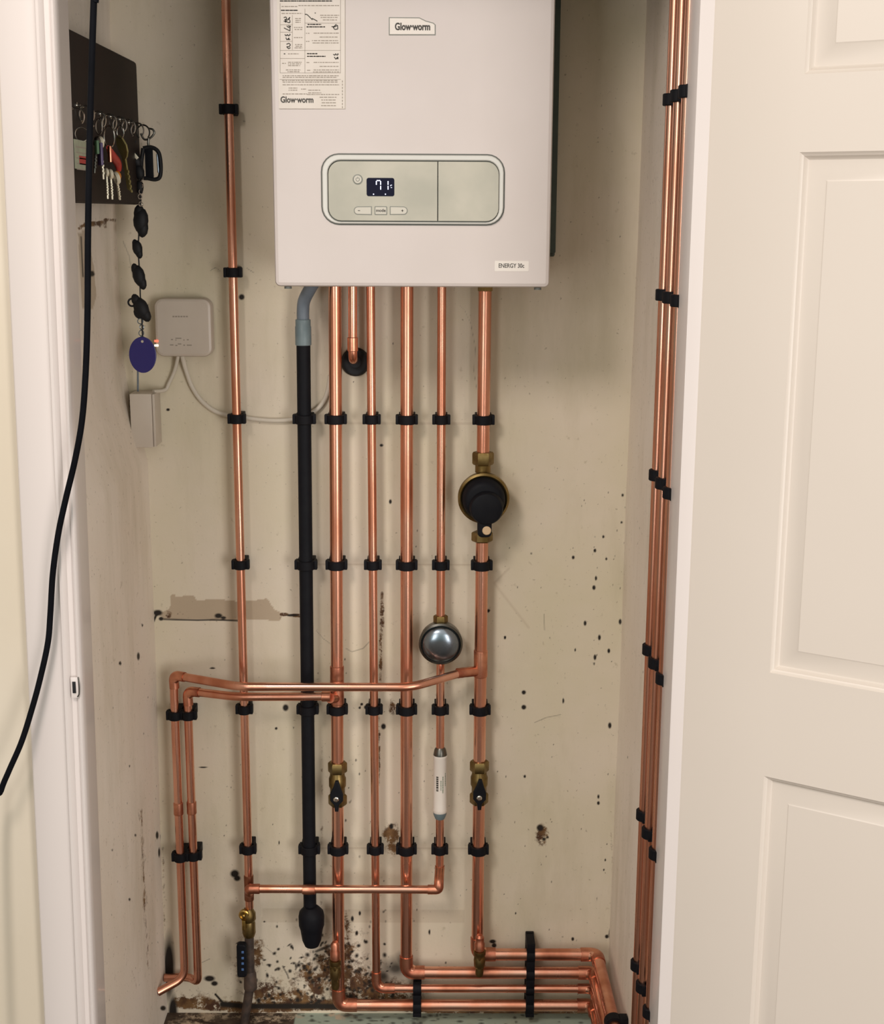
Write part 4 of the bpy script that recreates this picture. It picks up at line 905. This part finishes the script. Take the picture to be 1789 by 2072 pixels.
# green card
bm = BM(); A = PX(148, 281, BX+.014); B = PX(183, 345, BX+.014)
box(bm, (A.x, A.y, B.z), (A.x+.0015, B.y, A.z), .0006)
t = thing('card_tag', (A.x, (A.y+B.y)/2, B.z), 'pale green printed card hanging at the left end of the key board', 'card'); part('card', bm, 'green_card', t)
bm = BM()
for k in range(5): box(bm, (A.x+.0014, A.y+.006, A.z-.010-k*.007), (A.x+.0018, B.y-.012-.004*(k % 2), A.z-.0085-k*.007))
part('card_print', bm, 'ink_faint', t)
bm = BM(); box(bm, (A.x+.0014, A.y+.02, B.z+.006), (A.x+.0018, B.y-.006, B.z+.017)); part('red_print', bm, 'red', t)
bm = BM(); torus(bm, Vector((A.x+.001, (A.y+B.y)/2, A.z+.008)), (0, 1, .2), .009, .0008, 20, 6); part('ring', bm, 'chrome', t)
# purple tagged keys
c = pq(199, 256); t = thing('key_ring', c-Vector((0, 0, .06)), 'bunch of keys with a purple tag, left of the large ring', 'keys', KG)
bm = BM(); torus(bm, pq(200, 256), (.8, .6, 0), .0105, .0009, 24, 6); part('ring', bm, 'chrome', t)
bm = BM(); key_mesh(bm, pq(203, 276), pq(209, 362), .008); part('key', bm, 'key_silver', t)
bm = BM(); key_mesh(bm, pq(196, 276), pq(191, 350, .018), .007); part('key', bm, 'steel_dark', t)
bm = BM(); c = pq(203, 312, .024); obox(bm, c, (.55, -.83, 0), (.83, .55, 0), (0, 0, 1), (.014, .004, .03), .0015); part('tag', bm, 'purple', t, 'purple plastic tag')
bm = BM(); c = pq(196, 298, .022); obox(bm, c, (.55, -.83, 0), (.83, .55, 0), (0, 0, 1), (.010, .004, .018), .0015); part('green_tag', bm, 'green_print', t, 'small green tag')
# large ring
t = thing('key_ring', pq(226, 400), 'large ring of keys with red and orange fobs in the middle of the key board', 'keys', KG)
bm = BM(); torus(bm, pq(221, 277, .022), (.75, .66, 0), .0150, .001, 30, 6); part('ring', bm, 'chrome', t)
bm = BM(); o = [pq(219, 298), pq(228, 315), pq(238, 330), pq(241, 346)]; tube(bm, catmull(o, 5), [.003+.003*math.sin(PI*k/15) for k in range(16)], 12); part('red_fob', bm, 'red', t, 'glossy red fob')
bm = BM(); ball(bm, pq(237, 357, .022), .0075, (.8, 1, 1.1)); part('orange_fob', bm, 'orange', t, 'orange fob')
for a_, b_, w in ((pq(215, 340), pq(218, 402), .006), (pq(223, 342, .024), pq(227, 403, .024), .007), (pq(234, 348, .026), pq(242, 403, .026), .009)):
    bm = BM(); key_mesh(bm, a_, b_, w); part('key', bm, 'key_silver', t)
bm = BM(); obox(bm, pq(222, 312, .026), (.55, -.83, 0), (.83, .55, 0), (.0, 0, 1), (.009, .003, .022), .001); part('pink_tag', bm, 'copper_fitting', t, 'pinkish metal tag')
# olive key
t = thing('brass_key', pq(262, 383), 'large dull olive key hanging right of the big key ring', 'key', KG)
bm = BM(); a_, b_ = pq(244, 276, .028), pq(262, 384, .028); d = (b_-a_).normalized(); s = (Vector((.6, -.8, 0))-d*Vector((.6, -.8, 0)).dot(d)).normalized(); n = d.cross(s); L_ = (b_-a_).length
bow = [(-.004, 0), (.004, 0), (.0135, .008), (.0145, .018), (.010, .028), (.0045, .034), (.0045, L_), (-.0045, L_), (-.0045, .034), (-.010, .028), (-.0145, .018), (-.0135, .008)]
V1 = [bm.verts.new(a_+s*x+d*y+n*.0012) for x, y in bow]; V2 = [bm.verts.new(a_+s*x+d*y-n*.0012) for x, y in bow]
bm.faces.new(V1); bm.faces.new(V2[::-1])
for k in range(len(bow)): bm.faces.new((V1[k], V2[k], V2[(k+1) % len(bow)], V1[(k+1) % len(bow)]))
for k in range(5): obox(bm, a_+d*(L_*.62+k*.008)+s*.005, s, n, d, (.004, .002, .004))
part('key', bm, 'olive', t, smooth=0)
bm = BM(); torus(bm, a_+Vector((0, 0, .006)), (.7, .7, 0), .009, .0008, 22, 6); part('ring', bm, 'chrome', t)
# carabiner on the dark end hook
CYk = -.055
t = thing('carabiner', P(308, 365, CYk), 'black rectangular snap clip hanging from the dark end hook of the key board', 'clip')
def loop_tube(bm, px, r, Y, seg=10):
    pts = [P(x, y, Y) for x, y in px]; c_ = catmull(pts+[pts[0]], 6); tube(bm, c_, r, seg)
bm = BM(); loop_tube(bm, [(290, 300), (306, 298), (320, 307), (325, 330), (324, 356), (315, 363), (300, 361), (287, 357), (286, 330)], .0034, CYk); part('frame', bm, 'black_rubber', t)
bm = BM(); tube(bm, [P(318, 312, CYk), P(321, 350, CYk)], .0016, 10); part('gate', bm, 'steel', t, 'grey metal gate')
bm = BM(); obox(bm, P(302, 330, CYk), (1, 0, 0), (0, 1, 0), (0, 0, 1), (.013, .003, .046), .001); part('tongue', bm, 'black_plastic', t)
bm = BM(); tube(bm, catmull([P(285, 270, CYk), P(292, 282, CYk), P(303, 280, CYk), P(312, 270, CYk), P(309, 262, CYk), P(300, 260, CYk)], 6), .0017, 10); tube(bm, catmull([P(301, 280, CYk), P(300, 290, CYk), P(303, 299, CYk)], 4), .002, 10); part('swivel_hook', bm, 'steel_dark', t)
# beaded strap with the blue tag
KY = -.085
t = thing('keychain', P(290, 754, KY), 'long chain of black beads ending in an oval blue tag', 'keychain')
bm = BM(); tube(bm, catmull([P(275, 285, KY), P(270, 305, KY), P(277, 330, KY), P(284, 380, KY), P(284, 420, KY), P(280, 500, KY), P(283, 560, KY), P(284, 600, KY), P(287, 645, KY), P(289, 695, KY)], 6), .0012, 8); part('cord', bm, 'black_rubber', t)
bm = BM()
for x, y in ((284, 350), (285, 363), (284, 376), (285, 388), (283, 398), (285, 413)): torus(bm, P(x, y, KY-.002), (random.uniform(-1, 1), 1, random.uniform(-.6, .6)), .0036, .0010, 14, 6)
part('chain_links', bm, 'chrome', t, 'silver chain links')
def bead(cx, cy, w, h, ang, extra=()):
    bm = BM(); c = P(cx, cy, KY); k = abs(P(100, 500, KY).x-P(101, 500, KY).x)
    for dx, dy, s_ in ((0, 0, 1),)+tuple(extra):
        M = Matrix.Translation(c+Vector((dx*k, 0, -dy*k))) @ Matrix.Rotation(math.radians(ang), 4, 'Y') @ Matrix.Diagonal((w*k*s_*1.3, w*k*s_, h*k*s_*1.18, 1))
        bmesh.ops.create_icosphere(bm, subdivisions=2, radius=1, matrix=M)
    part('bead', bm, 'black_rubber', t)
bead(274, 322, 8, 16, -25); bead(282, 348, 8, 14, -10); bead(283, 378, 6, 12, 0)
bm = BM()
for (x, y), a_ in (((263, 318), 40), ((271, 312), -40)): obox(bm, P(x, y, KY-.008), (math.cos(math.radians(a_)), 0, -math.sin(math.radians(a_))), (0, 1, 0), (math.sin(math.radians(a_)), 0, math.cos(math.radians(a_))), (.005, .002, .018), .0008)
part('clasp', bm, 'key_silver', t, 'bright silver clasp')
bead(285, 446, 12, 22, 5, ((3, 15, .75), (-3, -14, .7))); bead(278, 502, 8, 14, -10, ((-4, -8, .6), (3, 10, .7))); bead(281, 558, 10, 19, -12, ((-7, -12, .6), (6, 13, .7))); bead(286, 624, 12, 20, -22, ((-10, -16, .6), (8, 12, .7), (-8, 10, .5)))
bm = BM(); torus(bm, P(267, 612, KY), (0, 1, 0), .006, .0016, 18, 6); part('bead_loop', bm, 'black_rubber', t)
bm = BM()
for x, y in ((284, 650), (287, 662), (286, 674), (288, 686)): torus(bm, P(x, y, KY), (random.uniform(-1, 1), 1, 0), .0044, .0008, 14, 6)
part('chain_links', bm, 'steel', t)
bm = BM(); c = P(289, 718, KY-.004); k = abs(P(100, 700, KY).x-P(101, 700, KY).x)
o = [(c.x+27.5*k*math.cos(2*PI*j/40)-.0, c.z+36.5*k*math.sin(2*PI*j/40)) for j in range(40)]; slab(bm, o, c.y-.0022, c.y+.0005, .0008); tg = part('tag', bm, 'blue_tag', t, 'oval dark blue plastic tag')
bm = BM(); q = P(288, 691, c.y-.0024); lathe(bm, [(.0022, 0), (.0022, .0006), (.0012, .0006)], (q.x, c.y-.0020, q.z), (0, -1, 0), 14); part('eyelet', bm, 'chrome', tg)

# ------------------------------------------------------------------ light
def area(name, loc, target, size, power, col, shape='DISK', sy=None):
    l = bpy.data.lights.new(name, 'AREA'); l.shape = shape; l.size = size
    if sy: l.size_y = sy
    l.energy = power; l.color = col; o = bpy.data.objects.new(name, l); COL.objects.link(o); o.location = loc
    o.rotation_euler = (Vector(target)-Vector(loc)).to_track_quat('-Z', 'Y').to_euler(); return o
area('ceiling_lamp', (-.75, -2.0, 2.45), (-.1, -.3, .9), .45, 22, (1, .89, .83))
area('added_fill', (-1.3, -3.6, 1.35), (0, -.3, 1.2), .8, 24, (1, .95, .92), 'RECTANGLE', 1.7)  # added panel, no known source: bright streaks on the copper, soft front fill
area('added_fill', (1.45, -3.1, .95), (-.4, -.3, .9), .9, 44, (1, .94, .91), 'RECTANGLE', 1.7)  # added fill from the right to brighten the left inner wall
w = bpy.data.worlds.new('room_light'); scene.world = w; w.use_nodes = True
nt = w.node_tree; bg = nt.nodes['Background']
tc = nt.nodes.new('ShaderNodeTexCoord'); sp = nt.nodes.new('ShaderNodeSeparateXYZ'); rp = nt.nodes.new('ShaderNodeValToRGB')
nt.links.new(tc.outputs['Generated'], sp.inputs[0])
mr = nt.nodes.new('ShaderNodeMapRange'); mr.inputs['From Min'].default_value = -1; mr.inputs['From Max'].default_value = 1
nt.links.new(sp.outputs['Z'], mr.inputs['Value']); nt.links.new(mr.outputs['Result'], rp.inputs['Fac'])
e = rp.color_ramp.elements; e[0].position = .42; e[0].color = (.20, .23, .20, 1); e[1].position = .50; e[1].color = (.38, .47, .42, 1)
for p_, c_ in ((.62, (.64, .70, .63, 1)), (.76, (1.25, 1.18, 1.08, 1)), (1, (1.25, 1.18, 1.08, 1))):
    k_ = e.new(p_); k_.color = c_
nt.links.new(rp.outputs['Color'], bg.inputs['Color']); bg.inputs['Strength'].default_value = .80

vs = scene.view_settings; vs.view_transform = 'Standard'; vs.look = 'None'; vs.exposure = -.08; vs.gamma = 1; vs.use_curve_mapping = False
